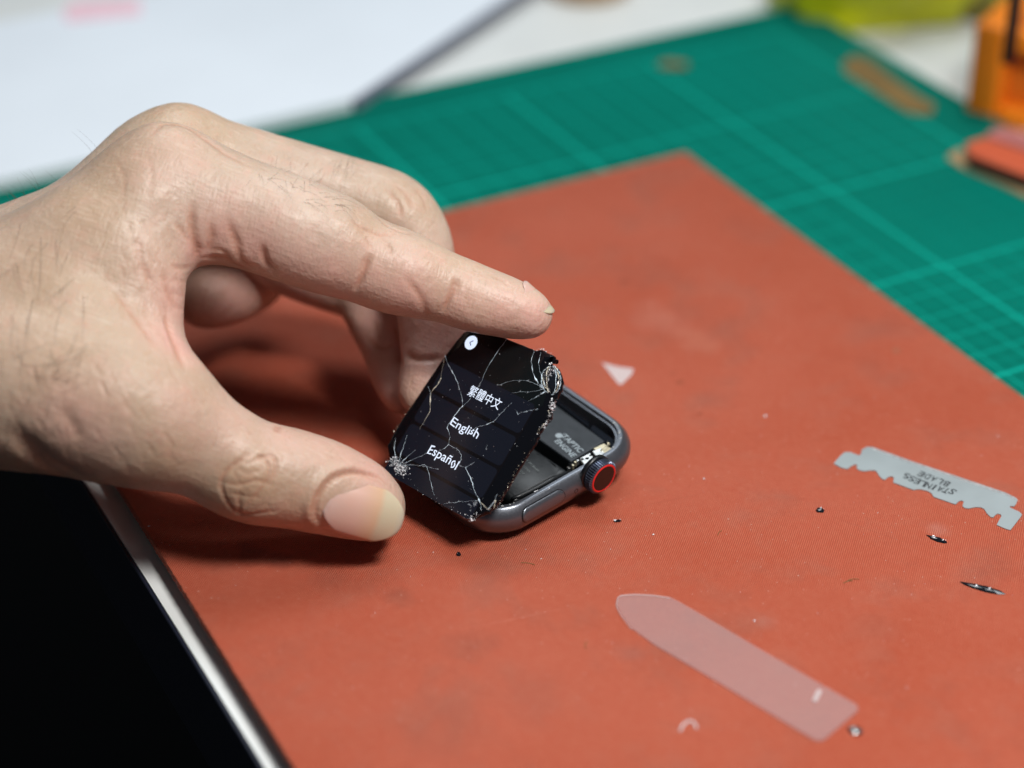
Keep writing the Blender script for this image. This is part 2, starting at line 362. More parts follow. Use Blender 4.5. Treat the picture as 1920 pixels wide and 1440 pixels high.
# green cutting mat
redFR = V(1285, 285)[:2]; lr0, lr1 = V(225, 916)[:2], V(552, 1440)[:2]
bR = (redFR-GO)@B2; bL = ((lr0+lr1)/2-GO)@B2; aT = (redFR-GO)@A2
Ld = (lr0-lr1)/np.linalg.norm(lr0-lr1)
redFL = lr0+Ld*(((redFR-lr0)@A2)/(Ld@A2))-B2*0
def rounded(corners, rads, n=8):
    out = []
    c = [np.array(q, float) for q in corners]
    for i, (p, r) in enumerate(zip(c, rads)):
        a, b = c[i-1]-p, c[(i+1) % len(c)]-p; a /= np.linalg.norm(a); b /= np.linalg.norm(b)
        if r <= 0: out.append(tuple(p)); continue
        for t in np.linspace(0, 1, n+1):
            q = (1-t)**2*(p+a*r)+2*t*(1-t)*p+t*t*(p+b*r); out.append(tuple(q))
    return out
gpoly = rounded([ab(169.5, bL+3.5), ab(-280, bL+3.5), ab(-280, 92.5), ab(169.5, 92.5)], [12, 12, 12, 12])
v, f = prism(gpoly, -5, -2)
gm = single('cutting_mat', v, f, M['green'], 'green self-healing cutting mat printed with a lighter grid, lying under the red mat', 'cutting mat', base=(GO[0], GO[1], -5)); bevel(gm, .4)
# red silicone mat with a ragged cut edge on the left
rp = []
nL = 700; LBn = redFL-Ld*340
for i in range(nL+1):
    t = i/nL; p = redFL*(1-t)+LBn*t
    j = .16*mnoise.noise(Vector((t*340*1.3, 1, 0)))+.16*mnoise.noise(Vector((t*340*3.1, 5, 0)))+(.25 if random.random() < .05 else 0)*random.random()
    rp.append(tuple(p-B2*j))
rp += [tuple(redFR-A2*340), tuple(redFR)]
v, f = prism(rp, -1.98, 0)
rm = single('silicone_mat', v, f, M['red'], 'rust-red woven-texture silicone mat under the hand and the opened watch', 'work mat', base=(0, 400, -1.98)); bevel(rm, .15, 1)

# ------------------------------------------------------------------ the watch case
CY = math.radians(41.55); cu_ = np.array([math.cos(CY), math.sin(CY), 0]); cv_ = np.array([-math.sin(CY), math.cos(CY), 0]); Z = np.array([0, 0, 1.])
# the case rocks on its domed back: far side and crown end a little raised
_tu, _tv = math.radians(4.46), math.radians(2.81)
cv_ = cv_*math.cos(_tu)+Z*math.sin(_tu); cn_ = np.cross(cu_, cv_); cu_ = cu_*math.cos(_tv)+cn_*math.sin(_tv); cn_ = np.cross(cu_, cv_)
CF = Frame((-.34, 400.25, 1.2), cu_, cv_, cn_)
def VC(px, py, z): return V_plane(px, py, CF.o+CF.z*z, CF.z)       # x: long axis (towards crown end), y: away from the crown side, z up
W = Thing('smartwatch_case', 'dark grey aluminium smartwatch case, opened, with red-ringed crown, lying on the red mat', 'watch case', (-.5, 399.5, 0))
HA, HB = 23.4, 20.25
prof = [(7.5, 1.25), (4.6, 1.5), (2.6, 2.2), (1.2, 3.4), (.35, 4.9), (0, 6.3), (.05, 7.2), (.35, 8.1), (.95, 9.0), (1.5, 9.6), (1.8, 9.85), (2.1, 9.9), (2.75, 9.85), (2.8, 9.6), (2.85, 9.0), (3.3, 8.95), (3.35, 8.7), (3.4, 2.6), (8, 2.4)]
def ring(i, z): q = rrect(HA-i, HB-i, max(10.6-i*.85, 1.2), 14); return CF.p(np.c_[q, np.full(len(q), z)])
v, f = loft([ring(i, z) for i, z in prof]); o = W.part('case_body', v, f, M['alu'], smooth=True)
e = o.modifiers.new('es', 'EDGE_SPLIT'); e.split_angle = math.radians(50)
# back crystal
v, f = loft([CF.p(np.c_[rrect(r, r*.92, r*.8, 10), np.full(44, z)]) for r, z in ((9, -1.1), (12.5, -.6), (14.2, .4), (14.6, 1.6))]); W.part('back_crystal', v, f, M['gloss'], smooth=True)
# strap slots at both ends
for s in (-1, 1):
    rings = []
    for y in np.linspace(-15.4, 15.4, 15):
        k = 1-.45*(abs(y)/15.4)**6; xx = s*(21.0-2.4*(abs(y)/15.4)**3)
        rings.append(CF.p([(xx+1.15*k*math.cos(t), y, 3.5+1.35*k*math.sin(t)) for t in np.linspace(0, 2*math.pi, 14, endpoint=False)]))
    v, f = loft(rings); W.part('strap_slot', v, f, M['gloss'], smooth=True)
# crown
cp = V_plane(1132, 897, CF.o-CF.y*(HB+2.3), cv_); cx, _, cz = CF.inv(cp)[0]
CR = 3.85
def disc_rings(spec, n=64, knurl=0):
    out = []
    for (r, y) in spec:
        q = []
        for k in range(n):
            t = 2*math.pi*k/n; rr = r
            q.append((cx+rr*math.cos(t), y, cz+rr*math.sin(t)))
        out.append(CF.p(q))
    return loft(out)
nk = 44; sp = []
def kn(r, y, amp):
    q = []
    for k in range(nk*4):
        t = 2*math.pi*k/(nk*4); rr = r+amp*(1 if k % 4 in (0, 1) else -1)
        q.append((cx+rr*math.cos(t), y, cz+rr*math.sin(t)))
    return CF.p(q)
y0 = -HB
v, f = loft([kn(CR-.5, y0+1.5, 0), kn(CR-.25, y0-.15, 0), kn(CR, y0-.4, .10), kn(CR+.05, y0-.8, .17), kn(CR+.0, y0-1.9, .17), kn(CR-.18, y0-2.22, .08), kn(CR-.4, y0-2.32, 0)])
crown = W.part('crown', v, f, M['alu_dark'])
v, f = disc_rings([(CR-.40, y0-2.0), (CR-.40, y0-2.38), (CR-.55, y0-2.46), (CR-.78, y0-2.46), (CR-.85, y0-2.38), (CR-.85, y0-2.0)]); W.part('crown_ring', v, f, M['crownring'], parent=crown, smooth=False)
v, f = disc_rings([(CR-.84, y0-1.9), (CR-.84, y0-2.40), (CR-1.2, y0-2.45), (.3, y0-2.47)]); W.part('crown_cap', v, f, M['crowncap'], parent=crown)
v, f = loft([CF.p([(cx+r*math.cos(t), y, cz+r*math.sin(t)) for t in np.linspace(0, 2*math.pi, 40, endpoint=False)]) for r, y in ((CR+.25, y0+1.0), (CR+.25, y0-.02), (CR-.1, y0-.06), (CR-.1, y0+.5))]); W.part('crown_recess', v, f, M['black'], smooth=True)
# side button: a proud pill with a dark gap round it
bp_ = V_plane(1021, 951, CF.o-CF.y*(HB+.1), cv_); bx, _, bz = CF.inv(bp_)[0]
def pill(hx, hz, y, z=None):
    q = rrect(hx, hz, hz*.98, 10); return CF.p([(bx+a, y(b), bz+b) for a, b in q])
def side_y(dz):
    zz = bz+dz; ins = np.interp(zz, [p[1] for p in prof[:11]], [p[0] for p in prof[:11]]); return -(HB-ins)
v, f = loft([pill(6.15, 1.85, lambda b: side_y(b)+.5), pill(6.15, 1.85, lambda b: side_y(b)-.03)]); W.part('button_gap', v, f, M['black'])
v, f = loft([pill(5.95, 1.65, lambda b: side_y(b)+.5), pill(5.95, 1.65, lambda b: side_y(b)-.06), pill(5.75, 1.45, lambda b: side_y(b)-.16), pill(5.2, .9, lambda b: side_y(b)-.19)]); W.part('side_button', v, f, M['alu'], smooth=True)
mp_ = V_plane(1080, 920, CF.o-CF.y*(HB-.1), cv_); mx_, _, mz_ = CF.inv(mp_)[0]
v, f = loft([CF.p([(mx_+r*math.cos(t), y, mz_+r*math.sin(t)) for t in np.linspace(0, 2*math.pi, 20, endpoint=False)]) for r, y in ((.55, -HB+1.5), (.55, -HB-.03), (.4, -HB-.03), (.4, -HB+.4))]); W.part('microphone_hole', v, f, M['gloss'])
# inside
v, f = loft([CF.p(np.c_[rrect(HA-3.42, HB-3.42, 7, 10), np.full(44, z)]) for z in (2.7, 2.9)]); W.part('inner_tray', v, f, M['black'])
def onz(pts, z, sc_=1/3.273, ox=700, oy=590):      # corner points measured on the photo enlargement, on a level plane of the case
    return [tuple(CF.inv(VC(ox+x*sc_, oy+y*sc_, z))[0][:2]) for x, y in pts]
def cprism(poly, z0, z1):
    v, f = prism([tuple(p) for p in poly], z0, z1); return CF.p(v), f
tz = 8.3
tq = onz([(1425, 775), (1212, 903)], tz); x_hi = min(max(p[0] for p in tq), HA-4.5); 
ty = onz([(1110, 545), (1425, 775), (1212, 903), (1000, 752)], tz)
v, f = cprism(ty[:4], 3, tz)
# extend the box away under the lid
tyc = [ty[0], ty[1], ty[2], ty[3]]
d = np.array(ty[0])-np.array(ty[1]); tyc[0] = tuple(np.array(ty[0])+d*.35); d2 = np.array(ty[3])-np.array(ty[2]); tyc[3] = tuple(np.array(ty[3])+d2*.35)
v, f = cprism(tyc, 3, tz); tap = W.part('vibration_motor', v, f, M['taptic']); bevel(tap, .35, 3)
# battery pouch
by = onz([(985, 800), (1200, 945), (870, 1130), (640, 1010)], 7.6)
bpv = [np.array(p) for p in by]; bc = sum(bpv)/4
rings = []
for k, z in ((1.0, 3.0), (1.0, 5.6), (.985, 6.4), (.95, 6.9), (.90, 7.35), (.84, 7.5)):
    rg = []
    for i in range(4):
        for t in np.linspace(0, 1, 14, endpoint=False):
            p = bpv[i]*(1-t)+bpv[(i+1) % 4]*t; q = bc+(p-bc)*k; zz = z-(.55*(math.sin(t*math.pi) < .45) if z > 7 else 0)*.6
            rg.append((q[0], q[1], zz+.12*mnoise.noise(Vector((q[0]*.8, q[1]*.8, k*3)))))
    rings.append(CF.p(rg))
v, f = loft(rings); bat = W.part('battery', v, f, M['pouch'], smooth=True)
# folded seal strip of the pouch on the button side
fp = onz([(1190, 965), (1090, 1015), (1000, 1060), (900, 1110), (850, 1128)], 7.2)
v, f = tube(CF.p([(p[0], p[1]-.1, 7.2+.15*math.sin(i*2.)) for i, p in enumerate(fp)]), [.25, .5, .45, .5, .3], 8); W.part('pouch_fold', v, f, M['pouch'], parent=bat, smooth=True)
# text on both
CT = Frame(CF.o, -cv_, cu_, CF.z)       # text reads towards the crown side
def ct(px, py, z): p = VC(px, py, z); q = CT.inv(p)[0]; return q[0], q[1]
# measured baseline direction of the printed words
pA, pB = np.array(ct(1056, 812, tz)), np.array(ct(1090, 843, tz)); dirx = (pB-pA)/np.linalg.norm(pB-pA); 
TX = dirx[0]*CT.x+dirx[1]*CT.y; TY = np.cross(CF.z, TX)
v1 = text_geo('TAPTIC', Frame(VC(700+1222/3.273, 590+790/3.273, tz+.03), TX, TY, CF.z), width=7.0, height=1.5, bold=.02)
v2 = text_geo('ENGINE', Frame(VC(700+1180/3.273, 590+820/3.273, tz+.03), TX, TY, CF.z), width=6.8, height=1.5, bold=.02)
def apple(s):
    t = np.linspace(0, 2*math.pi, 40, endpoint=False); pts = []
    for a in t:
        x = .86*math.sin(a); y = .9*math.cos(a)
        if math.cos(a) > .6: y -= .16*math.exp(-(x/.22)**2)
        if math.cos(a) < -.6: y += .10*math.exp(-(x/.22)**2)
        x *= 1.0-.12*(y < 0)*(-y)
        dx, dy = x-1.12, y-.12
        r = math.hypot(dx, dy)
        if r < .42: x = 1.12+dx/r*.42; y = .12+dy/r*.42
        pts.append((x*s, y*s, 0))
    leaf = [(.02*s, 1.02*s, 0), (.05*s, 1.3*s, 0), (.22*s, 1.5*s, 0), (.40*s, 1.58*s, 0), (.36*s, 1.34*s, 0), (.2*s, 1.1*s, 0)]
    return merge((pts, [tuple(range(39, -1, -1))]), (leaf, [tuple(range(5, -1, -1))]))
av, af = apple(1.0); AFm = Frame(VC(700+1140/3.273, 590+742/3.273, tz+.03), TX, TY, CF.z)
v, f = merge(v1, v2, (AFm.p(av), af)); W.part('lettering', v, f, M['print'], parent=tap)
bl = [text_geo(t, Frame(VC(700+x/3.273, 590+y/3.273, 7.62), TX, TY, CF.z), width=wd, height=.62) for t, x, y, wd in (('3.81V 291.8mAh', 965, 915, 6.2), ('1.113Wh', 935, 942, 3.2), ('A2059', 905, 960, 2.4), ('O 07', 885, 968, 1.6))]
v, f = merge(*bl); W.part('lettering', v, f, M['faint'], parent=bat)
# dark glossy slab and ledge at the crown end
sl = onz([(1345, 668), (1495, 775), (1470, 820), (1325, 700)], 7.6); v, f = cprism(sl, 3, 7.6); o = W.part('speaker_block', v, f, M['gloss']); bevel(o, .3, 2)
sl = onz([(1130, 470), (1340, 640), (1320, 690), (1110, 530)], 6.2); v, f = cprism(sl, 3, 6.2); o = W.part('flex_cover', v, f, M['gloss']); bevel(o, .25, 2)
# metal bits beside the crown
def slab(pts, z0, z1, name, mat, bw=.08, parent=None):
    v, f = cprism(onz(pts, z1), z0, z1); o = W.part(name, v, f, mat, parent=parent); bevel(o, bw, 2); return o
br = slab([(1268, 880), (1330, 848), (1352, 880), (1372, 898), (1305, 935)], 8.3, 9.0, 'bracket', M['silver'])
for x, y, r in ((1283, 885, .34), (1312, 881, .42), (1333, 862, .3)):
    p = VC(700+x/3.273, 590+y/3.273, 9.03); v, f = loft([[p+np.array([r*k*math.cos(t), r*k*math.sin(t), 0]) for t in np.linspace(0, 2*math.pi, 14, endpoint=False)] for k in (1, .3)]); W.part('screw_hole', v, f, M['gloss'], parent=br)
slab([(1345, 838), (1400, 815), (1415, 845), (1440, 862), (1385, 890)], 8.0, 8.9, 'connector', M['silver'])
slab([(1350, 820), (1415, 790), (1462, 822), (1450, 842), (1390, 850)], 7.4, 8.6, 'shield', M['gold'])
v, f = tube([VC(700+x/3.273, 590+y/3.273, z) for x, y, z in ((1395, 835, 9.0), (1410, 815, 9.3), (1440, 800, 9.3), (1437, 782, 9.4), (1450, 800, 9.2))], .16, 8); W.part('contact_spring', v, f, M['gold'], smooth=True)
for x0, y0p, w_, h_, z_, nm, mt in ((1222, 912, 26, 22, 7.6, 'connector', 'black'), (1240, 903, 10, 8, 8.1, 'contact_pad', 'gold'), (1225, 922, 9, 7, 8.1, 'contact_pad', 'gold'), (1255, 893, 9, 8, 8.2, 'contact_pad', 'silver'), (1205, 935, 16, 12, 6.8, 'connector', 'silver')):
    slab([(x0-w_, y0p), (x0, y0p-h_*.8), (x0+w_, y0p), (x0, y0p+h_*.8)], z_-1.2, z_, nm, M[mt], .05)
# glue residue along the rim
gl = []
for k in range(70):
    t = rng.choice([rng.uniform(-.15, .40), rng.uniform(-.15, .40), rng.uniform(-.6, .9)]); n_ = len(rrect(5, 5, 1, 14)); 
    q = rrect(HA-2.6, HB-2.6, 7.9, 14); i = int((t % 1)*len(q)); p = q[i]; j = rng.uniform(-.25, .25, 2); s = rng.uniform(.08, .32)
    zc = 9.88; a0 = rng.uniform(0, 6)
    gl.append((CF.p([(p[0]+j[0]+s*rng.uniform(.5, 1.2)*math.cos(a0+a), p[1]+j[1]+s*rng.uniform(.5, 1.2)*math.sin(a0+a), zc+dz) for dz in (0, .1) for a in (0, 1.3, 2.6, 3.8, 5.1)]),
               [(4, 3, 2, 1, 0), (5, 6, 7, 8, 9)]+[(i, (i+1) % 5, (i+1) % 5+5, i+5) for i in range(5)]))
v, f = merge(*gl); o = W.part('adhesive_residue', v, f, M['gasket']); o['kind'] = 'stuff'
# clear shreds of adhesive near the button
def shred(pts, z): return [VC(700+x/3.273, 590+y/3.273, z+.25*math.sin(i*1.9)) for i, (x, y) in enumerate(pts)]
sh = shred([(985, 1085), (1010, 1075), (1040, 1080), (1055, 1070), (1085, 1062), (1060, 1085), (1030, 1100), (1005, 1095)], 9.6)
v = np.array(sh+[p-np.array([0, 0, .15]) for p in sh]); n = len(sh); f = [tuple(range(n)), tuple(range(2*n-1, n-1, -1))]+[(i, (i+1) % n, (i+1) % n+n, i+n) for i in range(n)]
W.part('adhesive_shred', v, f, M['shards'])

# ------------------------------------------------------------------ the lifted, cracked display
def lid_frame(o, yaw, tilt, roll):
    y, t, r = (math.radians(k) for k in (yaw, tilt, roll))
    u = np.array([math.cos(y), math.sin(y), 0]); vv = np.array([-math.sin(y), math.cos(y), 0]); up = math.cos(t)*u+math.sin(t)*Z; rt = -vv
    a = math.cos(r)*rt+math.sin(r)*up; b = -math.sin(r)*rt+math.cos(r)*up
    return Frame(o, a, b, np.cross(a, b))
LF = lid_frame((-16.91, 379.48, 10.2), 42.68, 43.81, 2.52)
def lp(x, y):      # enlargement coordinates -> lid plane coordinates
    q = LF.inv(V_plane(700+x/3.273, 590+y/3.273, LF.o, LF.z))[0]; return q[:2]
D = Thing('watch_display', 'cracked black watch display showing language choices, lifted out of the case by the index finger', 'watch display', LF.o)
outl = [(118, 945), (88, 880), (74, 805), (108, 740), (150, 665), (200, 590), (262, 500), (330, 395), (395, 300), (440, 235), (500, 155), (545, 105), (600, 72), (650, 64), (710, 76), (760, 105), (812, 142), (900, 176), (985, 212), (1035, 213), (1085, 240), (1122, 268), (1108, 282), (1082, 290), (1095, 305), (1122, 325), (1146, 362), (1154, 405), (1146, 455), (1125, 490), (1104, 520), (1098, 555), (1080, 585), (1084, 625), (1060, 660), (1025, 705), (990, 770), (945, 845), (895, 925), (850, 1000), (810, 1068), (772, 1130), (740, 1178), (690, 1215), (640, 1232), (600, 1250), (560, 1228), (500, 1196), (430, 1160), (372, 1140), (345, 1105), (290, 1080), (255, 1055), (232, 1020), (215, 998), (165, 985), (130, 972)]
# densify and roughen
ol = []
for i in range(len(outl)):
    a, b = np.array(outl[i], float), np.array(outl[(i+1) % len(outl)], float); m = 5
    for k in range(m):
        p = a+(b-a)*k/m; rough = 5 if (p[1] > 960 or (p[0] > 960 and p[1] > 190)) else 1.0
        ol.append(lp(*(p+rng.normal(size=2)*rough*.55)))
ol = np.array(ol); cen = ol.mean(0)
def inset(P, d):
    t = np.roll(P, -2, 0)-np.roll(P, 2, 0); t /= np.linalg.norm(t, axis=1)[:, None]+1e-9; n = np.stack([-t[:, 1], t[:, 0]], 1)
    ar = (P[:, 0]*np.roll(P[:, 1], -1)-np.roll(P[:, 0], -1)*P[:, 1]).sum()
    return P+n*d*(1 if ar > 0 else -1)
ccw = (ol[:, 0]*np.roll(ol[:, 1], -1)-np.roll(ol[:, 0], -1)*ol[:, 1]).sum() > 0
if not ccw: ol = ol[::-1]
rings = []
for ins, z in ((.9, -1.75), (.35, -1.7), (.05, -1.2), (0, -.85), (.12, -.5), (.42, -.18), (.95, 0.0)):
    q = inset(ol, ins); rings.append(LF.p(np.c_[q, np.full(len(q), z)+(.05*rng.normal(size=len(q)) if -1.3 < z < -.4 else 0)]))
v, f = loft(rings); gls = D.part('cover_glass', v, f, M['screen_bezel'], smooth=True)
e = gls.modifiers.new('es', 'EDGE_SPLIT'); e.split_angle = math.radians(60)
def flat(polys, z, name, mat, parent=None):
    g = []
    for P in polys:
        P = np.array(P)
        if (P[:, 0]*np.roll(P[:, 1], -1)-np.roll(P[:, 0], -1)*P[:, 1]).sum() < 0: P = P[::-1]
        g.append((LF.p(np.c_[P, np.full(len(P), z)]), [tuple(range(len(P)))]))
    v, f = merge(*g); return D.part(name, v, f, mat, parent=parent)
# local basis of the picture on the display
tl, tr = lp(460, 290), lp(1000, 570); bl_ = lp(150, 830)
ex = np.array(lp(1000, 570))-np.array(lp(460, 290)); wd = np.linalg.norm(ex)
sxv = np.array([1., 0.]); syv = np.array([0., 1.])
c1, c2, c3 = np.array(lp(685, 510)), np.array(lp(560, 700)), np.array(lp(430, 885))
pitch = np.linalg.norm(c3-c1)/2; xc = (c1[0]+c2[0]+c3[0])/3
def rbox(cx_, cy_, hw, hh, r): return [(cx_+x, cy_+y) for x, y in rrect(hw, hh, r, 6)]
hw = min(wd/2, 14.3)
disp_poly = rbox(xc, (c1[1]+c3[1])/2+1.5, hw+.4, 16.2, 6.5)
disp = flat([disp_poly], .012, 'display_panel', M['display'])
flat([[lp(*p) for p in ((800, 160), (985, 235), (1075, 440), (1040, 560), (1000, 575), (652, 392), (700, 300), (770, 215))]], .018, 'reflection_patch', M['glass_reflection'], parent=disp)  # reflection on the glass, painted as a flat greenish-black polygon
for k, cy_ in enumerate((c1[1], c2[1], c3[1], 2*c3[1]-c2[1])):
    hh = pitch/2-.42
    if k == 3: cy_ = cy_+hh*.38; hh *= .62
    flat([rbox(xc, cy_, hw, hh, 1.0)], .024, 'screen_button', M['button'], parent=disp)
def ltext(body, c, wd, ht, bold): return text_geo(body, LF, width=wd, height=ht, bold=bold, center=c, depth=.045)
def dist(a, b): return float(np.linalg.norm(np.array(lp(*a))-np.array(lp(*b))))
# measured widths along the baselines
w1 = dist((582, 478), (788, 545)); w2 = dist((475, 665), (648, 738)); w3 = dist((338, 840), (528, 935))
for body, c, wd_, ht, bo in (('繁體中文', c1, w1, 2.55, .004), ('English', c2, w2, 2.5, .006), ('Español', c3, w3, 2.75, .006)):
    v, f = ltext(body, c, wd_, ht, bo)
    q_ = LF.inv(v)      # the cracked glass shifts what is seen past the break
    for th_, dx_, dy_ in {'English': ((c[0]-3.4, .28, -.18), (c[0]+2.1, -.30, .34), (c[0]+3.3, .12, -.22)), 'Español': ((c[0]-4.1, -.15, .2), (c[0]+3.2, -.25, -.38)), '繁體中文': ((c[0]-2.9, .0, .12),)}[body]:
        mk = q_[:, 0] > th_+(q_[:, 1]-c[1])*.3; q_[mk, 0] += dx_; q_[mk, 1] += dy_
    v = LF.p(q_); D.part('screen_lettering', v, f, M['glyph'], parent=disp)
cc = np.array(lp(600, 172)); t = np.linspace(0, 2*math.pi, 40, endpoint=False)
bk = flat([[(cc[0]+1.62*math.cos(a), cc[1]+1.62*math.sin(a)) for a in t]], .03, 'back_icon', M['glyph'], parent=disp)
ch = [(.35, .72), (.52, .55), (-.08, 0), (.52, -.55), (.35, -.72), (-.42, 0)]
flat([[(cc[0]+x*.95-.05, cc[1]+y*.95) for x, y in ch]], .05, 'arrow', M['glyph_dark'], parent=disp)
# cracks: thin ridges of broken glass
def crack(pts, w_, mat_list, z=.05, jit=2.0, taper=True):
    P = catmull(pts, 6); P = P+rng.normal(size=P.shape)*jit*.6
    n_ = len(P); q = np.array([lp(*p) for p in P])
    path = LF.p(np.c_[q, np.full(n_, z)]); t_ = np.linspace(0, 1, n_)
    ph_ = rng.uniform(0, 50); r = w_*(.16+1.5*np.array([max(0, .5+1.1*mnoise.noise(Vector((ph_+t*len(pts)*1.6, 3, 0)))) for t in t_])**2)*(.6+.8*rng.random(n_))*(np.minimum(1, 1.15-t_) if taper else 1)
    mat_list.append(tube(path, np.maximum(r, .012), 5))
    for i in range(0, n_-1):      # slivers of lifted glass beside the crack
        if rng.random() < .30:
            e_ = rng.normal(size=2); e_ *= rng.uniform(.15, .55)/np.linalg.norm(e_); p0_, p1_ = q[i], q[i+1]; p2_ = (p0_+p1_)/2+e_
            slivers.append((LF.p([(*p0_, z), (*p1_, z), (*p2_, z+.02), (*((p0_+p1_+p2_)/3), z-.02)]), [(0, 1, 2), (0, 3, 1), (1, 3, 2), (2, 3, 0)]))
white, gold, slivers = [], [], []
for pts, w_ in [([(440, 255), (462, 310), (495, 370), (525, 440), (545, 510), (548, 560)], .085), ([(548, 560), (515, 600), (480, 650), (455, 690), (470, 740), (462, 800)], .10),
                ([(462, 800), (430, 825), (400, 835)], .07), ([(462, 800), (520, 830), (540, 870), (530, 920), (565, 940)], .06), ([(565, 940), (600, 1010), (620, 1080), (655, 1150), (660, 1200)], .12),
                ([(565, 940), (620, 905)], .05), ([(275, 930), (320, 925), (345, 990), (360, 1060), (375, 1110)], .07), ([(150, 930), (200, 880), (260, 830)], .08), ([(150, 930), (240, 890), (330, 850)], .05),
                ([(150, 930), (190, 800), (210, 740)], .06), ([(150, 930), (130, 830), (135, 760)], .07), ([(150, 930), (280, 925), (400, 950)], .04), ([(820, 150), (760, 230), (700, 330), (655, 430)], .05),
                ([(655, 430), (600, 510), (550, 565)], .03), ([(1050, 455), (960, 410), (860, 405), (760, 435)], .035), ([(1050, 455), (990, 470), (920, 475), (850, 480)], .03), ([(1060, 470), (1010, 500), (950, 530)], .07),
                ([(1050, 460), (1000, 400), (975, 330), (972, 270), (990, 225)], .10), ([(1060, 440), (1030, 370), (1015, 300), (1030, 230)], .08), ([(1010, 580), (950, 590), (885, 610)], .05), ([(740, 655), (680, 680), (640, 690), (600, 720)], .06),
                ([(740, 655), (800, 590), (850, 540)], .025), ([(890, 615), (880, 590)], .08), ([(430, 1160), (520, 1150), (640, 1140)], .045), ([(700, 1200), (740, 1150), (760, 1100)], .09), ([(335, 440), (350, 480), (350, 540)], .06), ([(700, 800), (690, 830)], .03)]:
    crack(pts, w_, white)
for pts, w_ in [([(415, 390), (395, 430), (355, 480), (350, 560), (345, 600), (310, 660), (285, 700)], .11), ([(1075, 590), (1085, 620)], .09), ([(440, 250), (425, 320), (415, 390)], .05), ([(1050, 670), (1010, 720)], .09),
                ([(1040, 380), (1050, 440), (1090, 480)], .13), ([(750, 1140), (740, 1190)], .12), ([(655, 1150), (700, 1190), (720, 1190)], .09)]:
    crack(pts, w_, gold)
v, f = merge(*white); D.part('cracks', v, f, M['crack'], smooth=True)
for cx0, cy0, n_f, rr_ in ((150, 930, 16, 70), (1075, 420, 9, 60), (620, 1185, 7, 45)):
    for k in range(n_f):
        a_ = rng.uniform(0, 6.28); r1, r2 = rng.uniform(.05, .5)*rr_, rng.uniform(.5, 1.)*rr_; da = rng.uniform(.08, .28)
        pt = [(cx0+r1*math.cos(a_), cy0+r1*math.sin(a_)), (cx0+r2*math.cos(a_-da), cy0+r2*math.sin(a_-da)), (cx0+r2*.9*math.cos(a_+da), cy0+r2*.9*math.sin(a_+da))]
        q3 = [lp(*p) for p in pt]; z3_ = rng.uniform(.03, .22, 3); top3 = [(*q3[i], z3_[i]) for i in range(3)]
        if not any((abs(q3[i][0]) > 17.5) or q3[i][1] < -.5 for i in range(3)): slivers.append((LF.p(top3+[(*np.mean(q3, 0), .0)]), [(0, 1, 2), (0, 3, 1), (1, 3, 2), (2, 3, 0)]))
v, f = merge(*slivers); D.part('glass_slivers', v, f, M['sliver'])
v, f = merge(*gold); D.part('cracks', v, f, M['crack_gold'], smooth=True, label='warm gold glinting cracks')
# sparkle along broken rims
chips, chips2 = [], []
def chip(P, s, lst):
    a = rng.normal(size=(4, 3)); a /= np.linalg.norm(a, axis=1)[:, None]; a *= s*rng.uniform(.5, 1.4, (4, 1)); lst.append((P+a, [(0, 1, 2), (0, 2, 3), (0, 3, 1), (1, 3, 2)]))
def along(pts, n_, spread, s, lst, z=(-.8, .12)):
    P = catmull(pts, 10)
    for k in range(n_):
        p = P[rng.integers(len(P))]+rng.normal(size=2)*spread; q = lp(*p); chip(LF.p([(q[0], q[1], rng.uniform(*z))])[0], s*rng.uniform(.5, 1.5), lst)
along([(118, 900), (150, 930), (190, 960), (150, 960)], 620, 17, .26, chips)
along([(140, 900), (200, 950), (170, 930)], 110, 26, .12, chips)
along([(150, 930), (215, 1000), (250, 1050), (300, 1080)], 70, 9, .16, chips)
along([(300, 1080), (400, 1150), (520, 1200), (600, 1245), (660, 1190)], 110, 7, .13, chips)
along([(580, 1235), (600, 1248), (610, 1240)], 45, 8, .2, chips)
along([(1078, 560), (1085, 600), (1060, 660), (1020, 700)], 60, 5, .15, chips)
along([(1020, 700), (920, 880), (820, 1050), (740, 1180)], 80, 5, .09, chips2)
along([(1085, 520), (1100, 545), (1085, 570)], 50, 9, .24, chips)
along([(1060, 290), (1085, 300), (1080, 320)], 22, 7, .2, chips)
along([(985, 214), (1040, 214), (1100, 245)], 30, 5, .14, chips)
along([(440, 235), (330, 400), (200, 590), (108, 740)], 50, 3, .09, chips2)
along([(640, 68), (720, 80), (812, 142)], 20, 4, .1, chips)
along([(800, 140), (830, 150)], 16, 8, .1, chips)
for k in range(90): chip(LF.p([(*lp(rng.uniform(200, 1050), rng.uniform(150, 1150)), .06)])[0], .045, chips) if False else None
for k in range(120):
    q = rng.uniform(-14, 14), rng.uniform(3, 34); chip(LF.p([(q[0], q[1], .06)])[0], rng.choice([.04, .05, .09]), chips)
v, f = merge(*chips); o = D.part('glass_crumbs', v, f, M['shards']); o['kind'] = 'stuff'
v, f = merge(*chips2); o = D.part('glass_crumbs', v, f, M['crack_gold']); o['kind'] = 'stuff'
